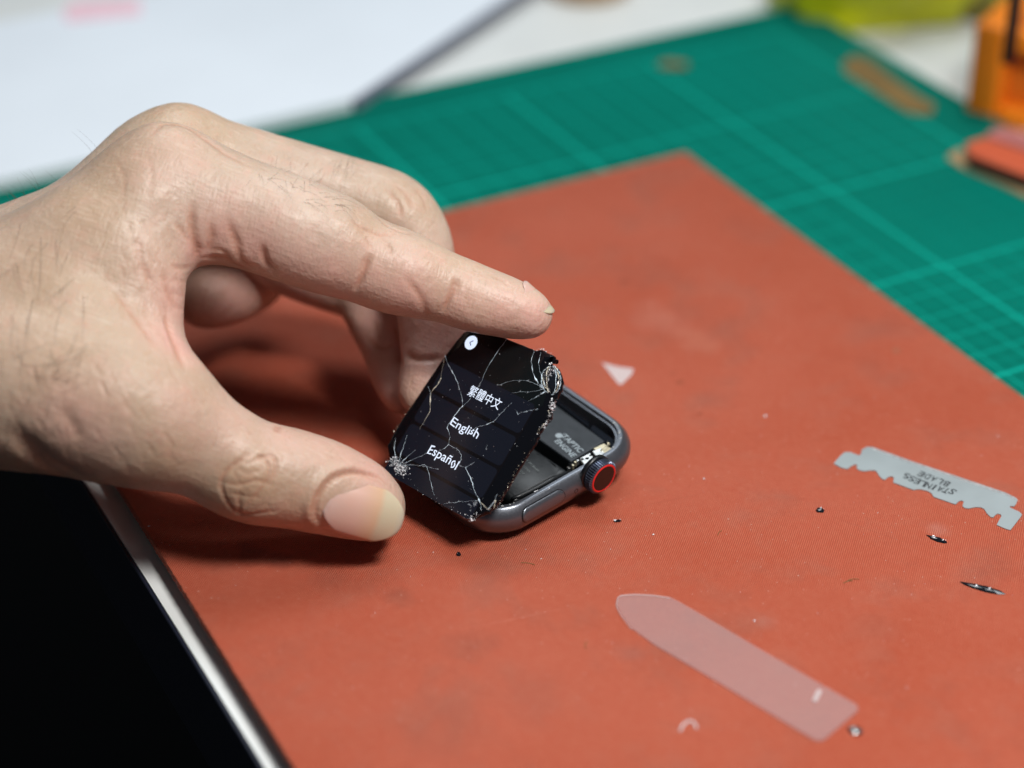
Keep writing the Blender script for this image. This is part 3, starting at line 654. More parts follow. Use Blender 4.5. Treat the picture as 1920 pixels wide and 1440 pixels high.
# shell-shaped break at the upper right corner
sh, shw = [], []
for k, (w0, cxx) in enumerate(((60, 1092), (44, 1096), (26, 1100), (-20, 1086), (-54, 1087))):
    P = []; t0_, t1_ = rng.uniform(.0, .25), rng.uniform(2.7, 3.1)
    for t in np.linspace(t0_, t1_, 26):
        P.append((cxx+w0*math.sin(t)+rng.normal()*1.6, 402-92*math.cos(t)*(1-.03*k)+rng.normal()*1.6))
    q = np.array([lp(*p) for p in P]); path = LF.p(np.c_[q, np.full(len(P), .12+.2*(1-abs(w0)/60))])
    (sh if k % 2 else shw).append(tube(path, np.abs(.015+.085*rng.random(len(P))**2), 5))
dome = []
for k, sc1 in enumerate((1., .8, .55, .25)):
    P = [(1090+58*sc1*math.cos(t), 400+92*sc1*math.sin(t)) for t in np.linspace(0, 2*math.pi, 30, endpoint=False)]
    q = np.array([lp(*p) for p in P]); dome.append(LF.p(np.c_[q, np.full(30, [-.9, -.05, .2, .3][k])]))
shb = D.part('shell_fracture', *loft(dome), M['gloss'], smooth=True)
v, f = merge(*sh); D.part('fracture_rings', v, f, M['crack_gold'], parent=shb, smooth=True)
v, f = merge(*shw); D.part('fracture_rings', v, f, M['crack'], parent=shb, smooth=True)
chp = []
for k in range(75):
    a = rng.uniform(2.0, 6.0); r = rng.uniform(.1, 1); q = lp(1085+42*r*math.cos(a), 390+72*r*math.sin(a)); chip(LF.p([(q[0], q[1], .3)])[0], rng.uniform(.06, .2), chp)
v, f = merge(*chp); o = D.part('glass_crumbs', v, f, M['shards'], parent=shb)
# flex ribbon joining display and case
fx = [LF.p([(x, 2.5, -1.7)])[0] for x in (-5, 5)]; fx2 = [CF.p([(-12, y, 6.5)])[0] for y in (5, -5)]
mid = [(fx[i]+fx2[i])/2+np.array([0, 0, -1.5]) for i in (0, 1)]
v = np.array([fx[0], fx[1], mid[0], mid[1], fx2[0], fx2[1]]); v = np.concatenate([v, v-np.array([0, 0, .15])]); f = [(0, 1, 3, 2), (2, 3, 5, 4), (8, 9, 7, 6), (10, 11, 9, 8), (0, 2, 8, 6), (2, 4, 10, 8), (3, 1, 7, 9), (5, 3, 9, 11), (0, 6, 7, 1), (4, 5, 11, 10)]
D.part('flex_ribbon', v, f, M['black'])

# ------------------------------------------------------------------ the hand (implicit surface in view-aligned mm, then moved to the world)
class Field:
    def __init__(s, lo, hi, h):
        s.lo = np.array(lo, float); s.h = h; s.n = np.ceil((np.array(hi)-s.lo)/h).astype(int)+1
    def empty(s): return np.full(tuple(s.n), 60., np.float32)
def sub(F, lo, hi):
    i0 = np.maximum(np.floor((lo-F.lo)/F.h).astype(int), 0); i1 = np.minimum(np.ceil((hi-F.lo)/F.h).astype(int)+1, F.n)
    if (i1 <= i0).any(): return None
    ax = [F.lo[k]+F.h*np.arange(i0[k], i1[k]) for k in range(3)]
    return tuple(slice(i0[k], i1[k]) for k in range(3)), ax[0][:, None, None].astype(np.float32), ax[1][None, :, None].astype(np.float32), ax[2][None, None, :].astype(np.float32)
def smin(a, b, k):
    h = np.maximum(k-np.abs(a-b), 0)/k; return np.minimum(a, b)-h*h*k*.25
def cap(F, D_, a, b, k, sd=1.0):
    """round cone a,b = (x,y,z,r); depth flattened by sd"""
    a, b = np.array(a, float), np.array(b, float); m = max(a[3], b[3])*max(1, sd)+k+3
    s = sub(F, np.minimum(a[:3], b[:3])-m, np.maximum(a[:3], b[:3])+m)
    if s is None: return
    sl_, X, Y, Zc = s; d = b[:3]-a[:3]; L2 = (d**2).sum()+1e-9
    t = np.clip(((X-a[0])*d[0]+(Y-a[1])*d[1]+(Zc-a[2])*d[2])/L2, 0, 1)
    dx, dy, dz = X-(a[0]+t*d[0]), Y-(a[1]+t*d[1]), (Zc-(a[2]+t*d[2]))/sd
    r = np.sqrt(dx*dx+dy*dy+dz*dz)-(a[3]+(b[3]-a[3])*t)
    D_[sl_] = smin(D_[sl_], r.astype(np.float32), k)
def J(px, py, dep, rpx): return ((px-960)/F_PX*dep, -(py-720)/F_PX*dep, dep, rpx/F_PX*dep)
def chain(F, D_, pts, k, sd=1.0, n=4):
    P = catmull(np.array([J(*p) for p in pts]), n)
    for a, b in zip(P, P[1:]): cap(F, D_, a, b, k, sd)
Fd = Field((-215, -70, 405), (16, 72, 545), .8)
body = Fd.empty()
KB = 9.0
# back of the hand and wrist
chain(Fd, body, [(-900, 830, 452, 150), (-500, 740, 452, 160), (-100, 630, 455, 140), (120, 515, 457, 105), (245, 412, 459, 80), (315, 332, 461, 68)], KB)
chain(Fd, body, [(-900, 720, 470, 150), (-500, 660, 472, 145), (-100, 580, 472, 120), (60, 518, 474, 98), (180, 445, 476, 78), (262, 340, 479, 54), (338, 272, 480, 52)], KB)
chain(Fd, body, [(-100, 620, 492, 110), (120, 510, 494, 88), (260, 400, 498, 70), (325, 345, 500, 54)], KB)
chain(Fd, body, [(-100, 650, 500, 110), (120, 580, 508, 88), (280, 460, 514, 60)], KB)
# thenar side and web
chain(Fd, body, [(-900, 840, 450, 130), (-500, 780, 448, 140), (-160, 720, 446, 122), (40, 718, 445, 118), (180, 742, 444, 106), (280, 774, 445, 98)], KB)
chain(Fd, body, [(40, 600, 450, 110), (130, 600, 450, 100), (200, 680, 448, 85), (240, 722, 447, 82)], 8, .85)
chain(Fd, body, [(150, 490, 452, 98), (228, 500, 452, 80), (240, 590, 451, 58), (244, 650, 450, 48), (262, 700, 448, 48)], 7, .8)
chain(Fd, body, [(275, 415, 456, 80), (296, 440, 456, 46)], 7, .85)
fingers = []
def finger(pts, k, kb, sd=1.0): f_ = Fd.empty(); chain(Fd, f_, pts, k, sd); fingers.append((f_, kb))
# thumb
finger([(190, 745, 444, 106), (300, 792, 445, 98), (385, 835, 447, 90), (465, 882, 449, 91), (545, 897, 451, 85), (615, 915, 453, 80), (675, 938, 455, 67), (704, 956, 456, 50)], 2.0, 8)
# index
finger([(315, 330, 461, 74), (400, 380, 461, 98), (500, 414, 461, 92), (560, 436, 461, 91), (620, 458, 462, 88), (684, 488, 463, 74), (730, 504, 463, 73), (780, 521, 463, 68), (840, 540, 464, 57), (890, 558, 464, 55), (945, 575, 464, 50), (996, 591, 464, 40)], 2.0, 7)
# middle
finger([(345, 272, 481, 64), (460, 316, 484, 72), (560, 345, 487, 71), (655, 374, 489, 72), (735, 402, 490, 71), (772, 455, 490, 68), (796, 540, 489, 60), (812, 596, 486, 58), (814, 640, 485, 55), (806, 684, 483, 45), (800, 715, 482, 44), (790, 742, 481, 36)], 2.0, 6)
# ring
finger([(335, 300, 500, 60), (450, 400, 505, 66), (540, 472, 510, 72), (630, 508, 512, 72), (686, 528, 511, 68), (704, 566, 507, 59), (714, 604, 502, 53), (730, 660, 498, 42), (742, 700, 494, 41), (755, 742, 490, 34)], 2.0, 5)
# little finger, curled into the palm
finger([(300, 380, 514, 58), (400, 430, 520, 58), (480, 480, 526, 58), (472, 520, 522, 52), (425, 540, 514, 58), (380, 554, 508, 56)], 3.0, 5)
hd = None
for f_, kb in fingers:
    u_ = smin(body, f_, kb); hd = u_ if hd is None else smin(hd, u_, .8)
def surface_nets(d, lo, h):
    n = np.array(d.shape)-1; s = d < 0
    acc = np.zeros((*n, 3), np.float32); cnt = np.zeros(tuple(n), np.float32)
    for ax in range(3):
        o1, o2 = [k for k in range(3) if k != ax]
        lo_s = [slice(None)]*3; hi_s = [slice(None)]*3; lo_s[ax] = slice(0, -1); hi_s[ax] = slice(1, None)
        a, b = d[tuple(lo_s)], d[tuple(hi_s)]; cr = (a < 0) != (b < 0); t = np.where(cr, a/np.where(cr, a-b, 1), 0)
        for i in (0, 1):
            for j in (0, 1):
                q = [slice(None)]*3; q[o1] = slice(i, i+n[o1]); q[o2] = slice(j, j+n[o2]); q = tuple(q)
                c = cr[q]; cnt += c; acc[..., ax] += t[q]*c; acc[..., o1] += i*c; acc[..., o2] += j*c
    act = cnt > 0; idx = np.full(tuple(n), -1, np.int64); idx[act] = np.arange(act.sum())
    cell = np.argwhere(act); P = lo+h*(cell+acc[act]/cnt[act][:, None]); faces = []
    for ax in range(3):
        o1, o2 = [(1, 2), (2, 0), (0, 1)][ax]
        lo_s = [slice(None)]*3; hi_s = [slice(None)]*3; lo_s[ax] = slice(0, -1); hi_s[ax] = slice(1, None)
        a, b = s[tuple(lo_s)], s[tuple(hi_s)]; e_ = np.argwhere(a != b)
        ok = (e_[:, o1] > 0) & (e_[:, o2] > 0) & (e_[:, o1] < n[o1]) & (e_[:, o2] < n[o2]); e_ = e_[ok]
        flip = a[tuple(e_.T)]
        def g(i, j): q = e_.copy(); q[:, o1] -= i; q[:, o2] -= j; return idx[tuple(q.T)]
        qd = np.stack([g(1, 1), g(0, 1), g(0, 0), g(1, 0)], 1); qd[~flip] = qd[~flip][:, ::-1]; faces.append(qd)
    return P, np.concatenate(faces)
P, Q = surface_nets(hd, Fd.lo, Fd.h)
Pw = ORG+P[:, :1]*RT+P[:, 1:2]*UP+P[:, 2:3]*FWD
# view axes (right, up, forward) are left-handed, so flip
Q = Q[:, ::-1]
HB0 = np.array([-110., 380., 0.])
me = bpy.data.meshes.new('person')
me.vertices.add(len(Pw)); me.vertices.foreach_set('co', ((Pw-HB0)*MM).astype(np.float32).ravel())
me.loops.add(Q.size); me.loops.foreach_set('vertex_index', Q.astype(np.int32).ravel())
me.polygons.add(len(Q)); me.polygons.foreach_set('loop_start', np.arange(0, Q.size, 4, dtype=np.int32)); me.polygons.foreach_set('loop_total', np.full(len(Q), 4, np.int32))
me.update(); me.validate()
hand = bpy.data.objects.new('person', me); sc.collection.objects.link(hand); hand.location = HB0*MM
m1 = hand.modifiers.new('s', 'SMOOTH'); m1.factor = .5; m1.iterations = 4
m2 = hand.modifiers.new('d', 'SUBSURF'); m2.levels = 1; m2.render_levels = 1
dg = bpy.context.evaluated_depsgraph_get(); dg.update()
me2 = bpy.data.meshes.new_from_object(hand.evaluated_get(dg)); hand.modifiers.clear(); old = hand.data; hand.data = me2; bpy.data.meshes.remove(old); me2.name = 'person'
nv = len(me2.vertices); co = np.empty(nv*3, np.float32); me2.vertices.foreach_get('co', co); co = co.reshape(-1, 3).astype(float)/MM+HB0
nr = np.empty(nv*3, np.float32); me2.vertices.foreach_get('normal', nr); nr = nr.reshape(-1, 3).astype(float)
bvh = BVHTree.FromPolygons([tuple(c) for c in co], [tuple(p.vertices) for p in me2.polygons])
def hit(px, py):
    d = (px-960)/F_PX*RT-(py-720)/F_PX*UP+FWD; d = d/np.linalg.norm(d)
    h_ = bvh.ray_cast(Vector(ORG), Vector(d))
    return (None, None) if h_[0] is None else (np.array(h_[0]), np.array(h_[1]))
def z2(*p): return [(x/2.743, 180+y/2.743) for x, y in p]
def z3(*p): return [(250+x/2.087, 350+y/2.087) for x, y in p]
def z7(*p): return [(x/4.174, 640+y/4.174) for x, y in p]
# creases: (path, depth mm, half width mm)
creases = [
 (z3((470, 1040), (420, 1070), (370, 1110), (345, 1160), (360, 1220), (400, 1270), (470, 1300)), .34, .45), (z3((440, 1085), (500, 1060), (550, 1055), (556, 1110), (530, 1180)), .30, .4),
 (z3((350, 1160), (420, 1165), (480, 1150), (550, 1170)), .25, .4), (z3((420, 1180), (415, 1240), (430, 1280), (560, 1270)), .30, .4), (z3((470, 1040), (520, 1075), (530, 1130), (480, 1210), (440, 1250)), .25, .4),
 (z3((400, 1100), (450, 1120), (500, 1110)), .15, .35), (z3((380, 1200), (440, 1210), (520, 1220)), .15, .35), (z3((390, 1060), (400, 1130), (450, 1200)), .15, .35),
 (z3((705, 1300), (700, 1260), (722, 1195), (780, 1135), (860, 1118), (930, 1140), (1000, 1180)), .30, .5), ([(592, 994), (578, 962), (588, 922), (620, 886), (662, 874), (704, 884)], -.45, .9), ([(604, 990), (592, 962), (602, 926), (630, 897), (668, 886), (708, 895), (736, 916)], .40, .38), ([(604, 990), (650, 1008), (695, 1014)], .35, .4), (z3((550, 900), (568, 925), (560, 955)), .45, .7), (z3((720, 1330), (800, 1370), (900, 1392)), .2, .4),
 (z2((990, 560), (985, 650), (1000, 740), (1015, 800), (1012, 875)), .8, .9), (z2((1170, 640), (1210, 740), (1250, 840), (1340, 885)), .5, 1.0), (z2((1350, 770), (1360, 840), (1400, 900)), .6, .9), (z2((1040, 830), (1150, 825), (1210, 860), (1290, 880)), .5, 1.0),
 (z2((1080, 650), (1090, 730), (1060, 800)), .35, .9), (z2((1060, 800), (1130, 790), (1190, 820)), .3, .8),
 (z3((925, 265), (900, 340), (865, 410)), .65, .6), (z3((1265, 355), (1243, 420), (1208, 490)), .55, .55), (z3((1278, 370), (1262, 430)), .22, .35), (z3((905, 270), (878, 345)), .2, .35),
 (z3((850, 130), (900, 165), (960, 185), (1020, 190)), .30, .45), (z3((870, 160), (915, 200), (935, 250)), .22, .4), (z3((960, 190), (1000, 235), (1010, 270)), .2, .4), (z3((1400, 350), (1440, 365), (1470, 390)), .2, .4), (z3((1330, 330), (1370, 350)), .15, .4),
 ([(740, 345), (762, 368), (775, 400)], .25, .5), ([(722, 352), (745, 380), (752, 410)], .25, .5), ([(770, 350), (790, 372), (800, 400)], .2, .5), ([(700, 400), (730, 425), (770, 440)], .2, .5), ([(735, 600), (750, 650), (752, 700)], .5, .9), ([(700, 600), (712, 640)], .3, .7), ([(760, 664), (785, 674), (830, 672)], .7, .9), ([(690, 640), (715, 652), (740, 645)], .5, .8), ([(760, 520), (790, 560), (800, 600)], .3, .8),
 (z2((850, 1100), (870, 1200), (910, 1300), (950, 1410)), .55, .9), (z2((880, 870), (930, 885), (985, 880)), .25, .5), (z2((600, 1000), (650, 1080), (740, 1200), (790, 1280)), .30, .8), (z2((740, 690), (715, 800), (750, 900), (800, 1000)), .25, .9),
 (z2((850, 900), (860, 1000), (900, 1100)), .3, .8), (z2((900, 650), (940, 700), (990, 760)), .25, .6), (z2((890, 940), (960, 960)), .15, .4), (z2((870, 1010), (950, 1030)), .15, .4), (z2((880, 1080), (950, 1100)), .15, .4),
 (z2((780, 215), (840, 165), (950, 172), (1060, 235), (1180, 310), (1300, 365)), .30, .7), (z2((760, 300), (780, 420), (760, 560)), .12, .6), (z2((600, 330), (640, 430), (620, 560)), .12, .6),
 (z7((100, 700), (300, 880), (450, 990), (650, 1065)), 1.3, 2.6), (z7((200, 860), (360, 1000), (560, 1075)), .5, 1.2), (z7((470, 520), (560, 640), (620, 760)), .4, 1.6)]
for k in range(34):      # short wrinkles across the web and thumb base
    x0, y0_ = rng.uniform(600, 920), rng.uniform(600, 1300); L_ = rng.uniform(60, 160); a = rng.uniform(1.05, 1.45)
    creases.append((z2((x0, y0_), (x0+L_*.5*math.cos(a), y0_+L_*.5*math.sin(a)), (x0+L_*math.cos(a), y0_+L_*math.sin(a))), .09, .38))
for k in range(60):      # long fine lines on the thumb metacarpal
    x0, y0_ = rng.uniform(30, 1700), rng.uniform(150, 950); L_ = rng.uniform(80, 190); a = math.radians(rng.uniform(55, 70))
    creases.append((z7((x0, y0_), (x0+L_*.5*math.cos(a), y0_+L_*.5*math.sin(a)), (x0+L_*math.cos(a), y0_+L_*math.sin(a))), .08, .34))
disp_ = np.zeros(nv); cm = np.zeros(nv)
kd = kdtree.KDTree(nv)
for i, c in enumerate(co): kd.insert(c, i)
kd.balance()
for pts, dep, hw_ in creases:
    C = catmull(np.array(pts), 14); S = []
    for c in C:
        h_, _ = hit(*c)
        if h_ is not None: S.append(h_)
    if len(S) < 2: continue
    S = np.array(S); n_ = len(S); best = {}
    for i, p in enumerate(S):
        tt = i/(n_-1); fade = min(1, 4*tt+.15, 4*(1-tt)+.15)
        for (_, vi, ds) in kd.find_range(p, hw_*2.2):
            w_ = math.exp(-(ds/hw_)**2)*fade
            if w_ > best.get(vi, 0): best[vi] = w_
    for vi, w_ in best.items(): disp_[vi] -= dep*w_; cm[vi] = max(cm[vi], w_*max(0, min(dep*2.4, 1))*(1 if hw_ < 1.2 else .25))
# raised folds beside some creases, tendon bumps and gentle unevenness
for (px, py, r, h_) in ((300, 245, 9, .9), (610, 555, 5, .5), (452, 480, 3.0, .7), (415, 478, 2.6, .5), (395, 420, 4, .4), (470, 500, 2.2, .5), (215, 470, 10, -.6), (60, 760, 12, .5), (470, 905, 5, .35), (770, 385, 6, .5), (880, 600, 5, .4)):
    p, _ = hit(px, py)
    if p is None: continue
    for (_, vi, ds) in kd.find_range(p, r*2): disp_[vi] += h_*math.exp(-(ds/r)**2)
for i in range(nv):
    c = co[i]; disp_[i] += .22*mnoise.noise(Vector(c*.11))+.06*mnoise.noise(Vector(c*.45))
co2 = co+nr*disp_[:, None]
me2.vertices.foreach_set('co', ((co2-HB0)*MM).astype(np.float32).ravel())
def mask(blobs):
    a = np.zeros(nv)
    for px, py, r, s_ in blobs:
        p, _ = hit(px, py)
        if p is None: continue
        for (_, vi, ds) in kd.find_range(p, r*2.2): a[vi] = max(a[vi], s_*math.exp(-(ds/r)**2))
    return a
pink = mask([(1000, 600, 7, .8), (940, 590, 8, .7), (860, 580, 8, .65), (780, 560, 8, .6), (700, 530, 8, .65), (620, 525, 8, .75), (560, 510, 8, .7), (480, 470, 8, .8), (420, 440, 8, .7), (380, 470, 6, .8), (330, 560, 8, .75), (330, 640, 7, .8), (300, 520, 7, .4),
             (740, 660, 16, 1.), (800, 640, 16, 1.), (720, 600, 12, 1.), (740, 720, 12, 1.), (760, 560, 10, .8), (700, 620, 9, .8), (440, 550, 12, .9), (560, 560, 10, .8), (640, 560, 10, .8), (700, 880, 8, .75), (650, 850, 7, .6), (600, 830, 7, .55), (540, 820, 7, .45), (640, 985, 8, .5), (560, 980, 8, .3),
             (430, 790, 8, .35), (150, 790, 9, .5), (130, 760, 6, .5), (110, 860, 8, .35), (340, 760, 7, .4), (330, 300, 8, .25), (700, 960, 9, .5)])
tan_shade = mask([(470, 900, 9, .6), (560, 960, 6, .6), (590, 975, 5, .6), (300, 890, 10, .35), (400, 940, 8, .4), (100, 700, 16, .45), (60, 500, 18, .5), (40, 620, 18, .4), (200, 300, 12, .4), (160, 400, 16, .45), (690, 430, 5, .35), (60, 850, 14, .5), (340, 210, 10, .25), (770, 370, 6, .3), (-60, 600, 30, .4)])  # tan skin, plus shade painted over the back of the hand and wrist
for nm, arr in (('pink', pink), ('tan', tan_shade), ('crease', cm)):
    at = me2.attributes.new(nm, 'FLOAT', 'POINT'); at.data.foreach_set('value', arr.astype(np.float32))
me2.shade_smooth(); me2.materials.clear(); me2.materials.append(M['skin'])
hand['label'] = 'bare left hand reaching in from the left, index finger holding up the cracked display'; hand['category'] = 'person'
bvh = BVHTree.FromPolygons([tuple(c) for c in co2], [tuple(p.vertices) for p in me2.polygons])
def hpart(name, v, f, mat, smooth=True):
    o = _obj(name, np.asarray(v)-HB0, f, mat, smooth); o.parent = hand; return o
# nails
def mat_nail():
    m, nt, b = newmat('fingernail'); L = nt.links
    at = N(nt, 'ShaderNodeAttribute', attribute_name='along'); tc = N(nt, 'ShaderNodeTexCoord'); n1 = noise_(nt, tc.outputs['Object'], 150, 4)
    x = math_(nt, 'ADD', at.outputs['Fac'], math_(nt, 'MULTIPLY', math_(nt, 'SUBTRACT', n1, .5), .06))
    c = mixc(nt, rng_(nt, x, .0, .30), (.60, .42, .37), (.60, .38, .31))
    c = mixc(nt, rng_(nt, x, .42, .66), c, (.58, .38, .25))
    c = mixc(nt, rng_(nt, x, .66, .735), c, (.52, .45, .32))
    c = mixc(nt, rng_(nt, x, .90, 1.0), c, (.44, .41, .33))
    L.new(c, b.inputs['Base Color']); b.inputs['Roughness'].default_value = .24; b.inputs['Subsurface Weight'].default_value = .15; b.inputs['Subsurface Scale'].default_value = .001
    b.inputs['Subsurface Radius'].default_value = (1, .5, .3)
    bp = N(nt, 'ShaderNodeBump'); bp.inputs['Distance'].default_value = .00003; L.new(n1, bp.inputs['Height']); L.new(bp.outputs[0], b.inputs['Normal'])
    return m
M['nail'] = mat_nail()
def nail(C0, T0, side_n, width, curveR, th=.45, extra=0.0, cuticle=.30, free=.28):
    ax = T0-C0; L_ = np.linalg.norm(ax); ax /= L_; n = side_n-ax*(side_n@ax); n /= np.linalg.norm(n); sd = np.cross(n, ax)
    ns, nt_ = 28, 22; half = width/2/curveR; v, al = [], []
    for j in range(nt_+1):
        q = -1+2*j/nt_; s0 = cuticle*L_*(abs(q)**2.4); s1 = L_*(1-free*abs(q)**2.6)
        for i in range(ns+1):
            s = s0+(s1-s0)*i/ns; th_ = q*half
            k = s/L_
            p = C0+ax*s+sd*math.sin(th_)*curveR+n*((math.cos(th_)-1)*curveR+L_*.07*(4*k*(1-k))*.5-.25*(k < .06))
            v.append(p); al.append(k)
    V0 = np.array(v); m = len(v); V1 = V0-n*th; f = []
    for j in range(nt_):
        for i in range(ns):
            a = j*(ns+1)+i; f += [(a, a+1, a+ns+2, a+ns+1), (a+m, a+m+ns+1, a+m+ns+2, a+m+1)]
    bd = [j*(ns+1) for j in range(nt_)]+[nt_*(ns+1)+i for i in range(ns)]+[j*(ns+1)+ns for j in range(nt_, 0, -1)]+[i for i in range(ns, 0, -1)]
    for a, b in zip(bd, bd[1:]+bd[:1]): f.append((a, b, b+m, a+m))
    o = hpart('fingernail', np.concatenate([V0, V1]), f, M['nail']); at = o.data.attributes.new('along', 'FLOAT', 'POINT')
    if len(o.data.vertices) == 2*m: at.data.foreach_set('value', np.array(al+al, np.float32))
    return o
c0, cn = hit(607, 939); 
tdir = VD(754, 981, 452)-VD(607, 939, 446)
C0 = c0+cn*.15; T0 = C0+tdir*1.0
C0 = C0-cn*.2; T0 = T0-cn*.2
nn = hit(660, 950)[1]; nn = nn/np.linalg.norm(nn)
NAILN = .55*nn+.45*(ORG-c0)/np.linalg.norm(ORG-c0)
nail(C0, T0, NAILN, 12.2, 8.8, th=.3)
# index nail, seen edge-on on top of the tip
ic, inn = hit(1004, 562)
if ic is not None:
    
    def rim(px):
        for y in range(500, 640):
            h_, _ = hit(px, y+.5)
            if h_ is not None: return h_
    pa, pb = rim(984), rim(1036); pb = pb+(pb-pa)*.03
    topn = UP*.93-FWD*.30+RT*.15; nail(pa+UP*.50-FWD*.8, pb+UP*.75-FWD*.8+RT*.3, topn, 8.4, 5.2, th=.3, free=.3)
# hairs
hairs = []
def hair(px, py, ang, L_, bend, lift=.4, rad=.032):
    pts = []; a = ang; x, y = px, py; n_ = 8
    for i in range(n_+1):
        h_, nn_ = hit(x, y)
        if h_ is None: break
        pts.append(h_+nn_*(lift*math.sin(min(1, i/n_*1.2)*math.pi/2)+.02)); x += L_/n_*math.cos(a); y += L_/n_*math.sin(a); a += bend/n_
    if len(pts) > 3: hairs.append(tube(pts, np.linspace(rad, rad*.35, len(pts)), 4))
for k in range(44): hair(rng.uniform(0, 165), rng.uniform(380, 800), math.radians(rng.uniform(75, 140)), rng.uniform(35, 95), rng.uniform(-1.0, .6))
for k in range(10): hair(rng.uniform(20, 120), rng.uniform(670, 740), math.radians(rng.uniform(-45, 15)), rng.uniform(60, 110), rng.uniform(-.6, .9), .7)
for k in range(8): hair(rng.uniform(465, 600), rng.uniform(325, 350), math.radians(rng.uniform(50, 120)), rng.uniform(14, 34), rng.uniform(-.6, .3), rad=.024)
for k in range(20):
    x = rng.uniform(500, 650); hair(x, 335+(x-500)*.33+rng.uniform(-6, 26), math.radians(rng.uniform(-5, 45)), rng.uniform(18, 58), rng.uniform(-.3, .9), rad=.024)
for k in range(26): hair(rng.uniform(520, 690), rng.uniform(285, 335), math.radians(rng.uniform(100, 150)), rng.uniform(12, 35), rng.uniform(-.6, .2), .4, .02)
for k in range(14): # short hairs standing off the outline of the wrist
    x = rng.uniform(20, 190); 
    for y in range(250, 500, 3):
        h_, nn_ = hit(x, y)
        if h_ is not None: break
    if h_ is None: continue
    d = UP*rng.uniform(.6, 1.2)-RT*rng.uniform(.2, .9)+FWD*rng.uniform(-.2, .2); q = [h_+d*s+RT*(-.25*s*s*.3) for s in np.linspace(0, rng.uniform(2.2, 4.5), 6)]; hairs.append(tube(q, np.linspace(.025, .01, 6), 4))
if hairs: v, f = merge(*hairs); o = hpart('body_hair', v, f, M['hair']); o['kind'] = 'stuff'

# ------------------------------------------------------------------ small things on the red mat
def zb(*p): return [tuple(V(1500+x/3.893, 780+y/3.893, 0)[:2]) for x, y in p]
bl_out = zb((245, 352), (290, 300), (325, 270), (365, 268), (425, 292), (443, 288), (452, 250), (490, 230), (530, 233), (800, 330), (1130, 440), (1500, 565), (1580, 605), (1588, 620), (1575, 650), (1560, 665), (1535, 662), (1530, 672), (1600, 705), (1620, 722), (1612, 740), (1535, 838), (1500, 828), (1435, 800), (1450, 770), (1470, 735), (1462, 722), (1440, 718), (1425, 728), (1410, 745), (1390, 742), (1360, 712), (1345, 685), (1320, 672), (1280, 670), (1230, 680), (1200, 676), (1185, 662), (1195, 630), (1180, 622), (1160, 626), (1135, 650), (1110, 642), (975, 595), (960, 570), (930, 552), (880, 540), (850, 540), (830, 545), (680, 490), (685, 455), (668, 445), (645, 450), (620, 470), (600, 465), (575, 440), (560, 412), (545, 402), (510, 402), (465, 408), (430, 400), (412, 385), (418, 362), (400, 358), (375, 370), (345, 392), (300, 382))
v, f = prism(bl_out, .02, .22)
BT = Thing('razor_blade', 'grey half razor blade stamped STAINLESS BLADE, notched edge, lying at the right of the mat', 'razor blade', (*np.mean(bl_out, 0), 0))
bo = BT.part('blade_body', v, f, M['steel'])
gq = zb((530, 236), (800, 333), (1130, 443), (1500, 568), (1576, 604), (1568, 616), (1494, 582), (1125, 456), (795, 346), (524, 248)); v, f = prism(gq, .2, .232); BT.part('ground_edge', v, f, M['silver'], parent=bo)
# stamped words, upside down to us, the upper one on an arc
let = []
def at_b(x, y): return V(1500+x/3.893, 780+y/3.893, .235)
def put(chs, cs, angs, hgt):
    for ch_, c, an in zip(chs, cs, angs):
        X = math.cos(an)*RT+math.sin(an)*np.array([0, 1., 0]); X = X/np.linalg.norm(X); Y = np.cross(Z, X)
        let.append(text_geo(ch_, Frame(at_b(*c), X, Y, Z), height=hgt, width=hgt*(.2 if ch_ == 'I' else .6), bold=.01))
a0, a1 = at_b(1110, 550), at_b(775, 432); bdir = math.atan2((a1-a0)[1], (a1-a0)[0])
cs = []
for k in range(9):
    t = k/8; x = 1112+(778-1112)*t; y = 552+(438-552)*t; bul = 26*4*t*(1-t)*.9; cs.append((x-bul*.32, y+bul*.55))
put('STAINLESS', cs, [bdir+(.5-k/8)*(-.35) for k in range(9)], 2.2)
cs = [(1068+(885-1068)*k/4, 494+(424-494)*k/4) for k in range(5)]
put('BLADE', cs, [bdir-.05 for k in range(5)], 2.1)
v, f = merge(*let); BT.part('lettering', v, f, M['ink'], parent=bo)
def zs(*p): return [tuple(V(1100+x/3.2, 1080+y/3.2, 0)[:2]) for x, y in p]
po = rounded(zs((180, 150), (200, 120), (290, 112), (400, 118), (500, 132), (560, 162), (1120, 490), (1650, 795), (1400, 1010), (780, 640), (400, 415), (270, 320), (205, 235), (180, 180)), [0]*6+[0, 2, 2]+[0]*5)
v, f = prism(po, .02, .42); sp_ = Thing('plastic_spudger', 'thin milky translucent plastic strip with a rounded tip near the bottom of the mat', 'plastic tool', (*np.mean(po, 0), 0)); o = sp_.part('strip', v, f, M['film']); bevel(o, .1, 2)
tipq = catmull([V(1100+x/3.2, 1080+y/3.2, .42) for x, y in ((270, 320), (205, 235), (180, 180), (182, 150), (200, 120), (290, 112), (400, 118), (500, 132))], 5)
v, f = tube(tipq, .07, 5); sp_.part('tip_highlight', v, f, M['film2'], smooth=True)  # pale line laid along the tip as a painted edge highlight
q = zs((1352, 755), (1385, 690), (1412, 700), (1378, 768)); v, f = prism(q, .42, .5); sp_.part('scratch', v, f, M['film2'])
q = [V(1165+x, 700+y)[:2] for x, y in ((-37, -20), (-8, -12), (23, -8), (20, 2), (0, 22), (-6, 20))]
v, f = prism([tuple(k) for k in q], .02, .12); single('film_scrap', v, f, M['film2'], 'small triangular scrap of clear film behind the watch', 'film scrap', group='scraps on the red mat')
arc = [V(1100+x/3.2, 1080+y/3.2, .25) for x, y in ((560, 930), (580, 890), (615, 868), (645, 880), (660, 915))]
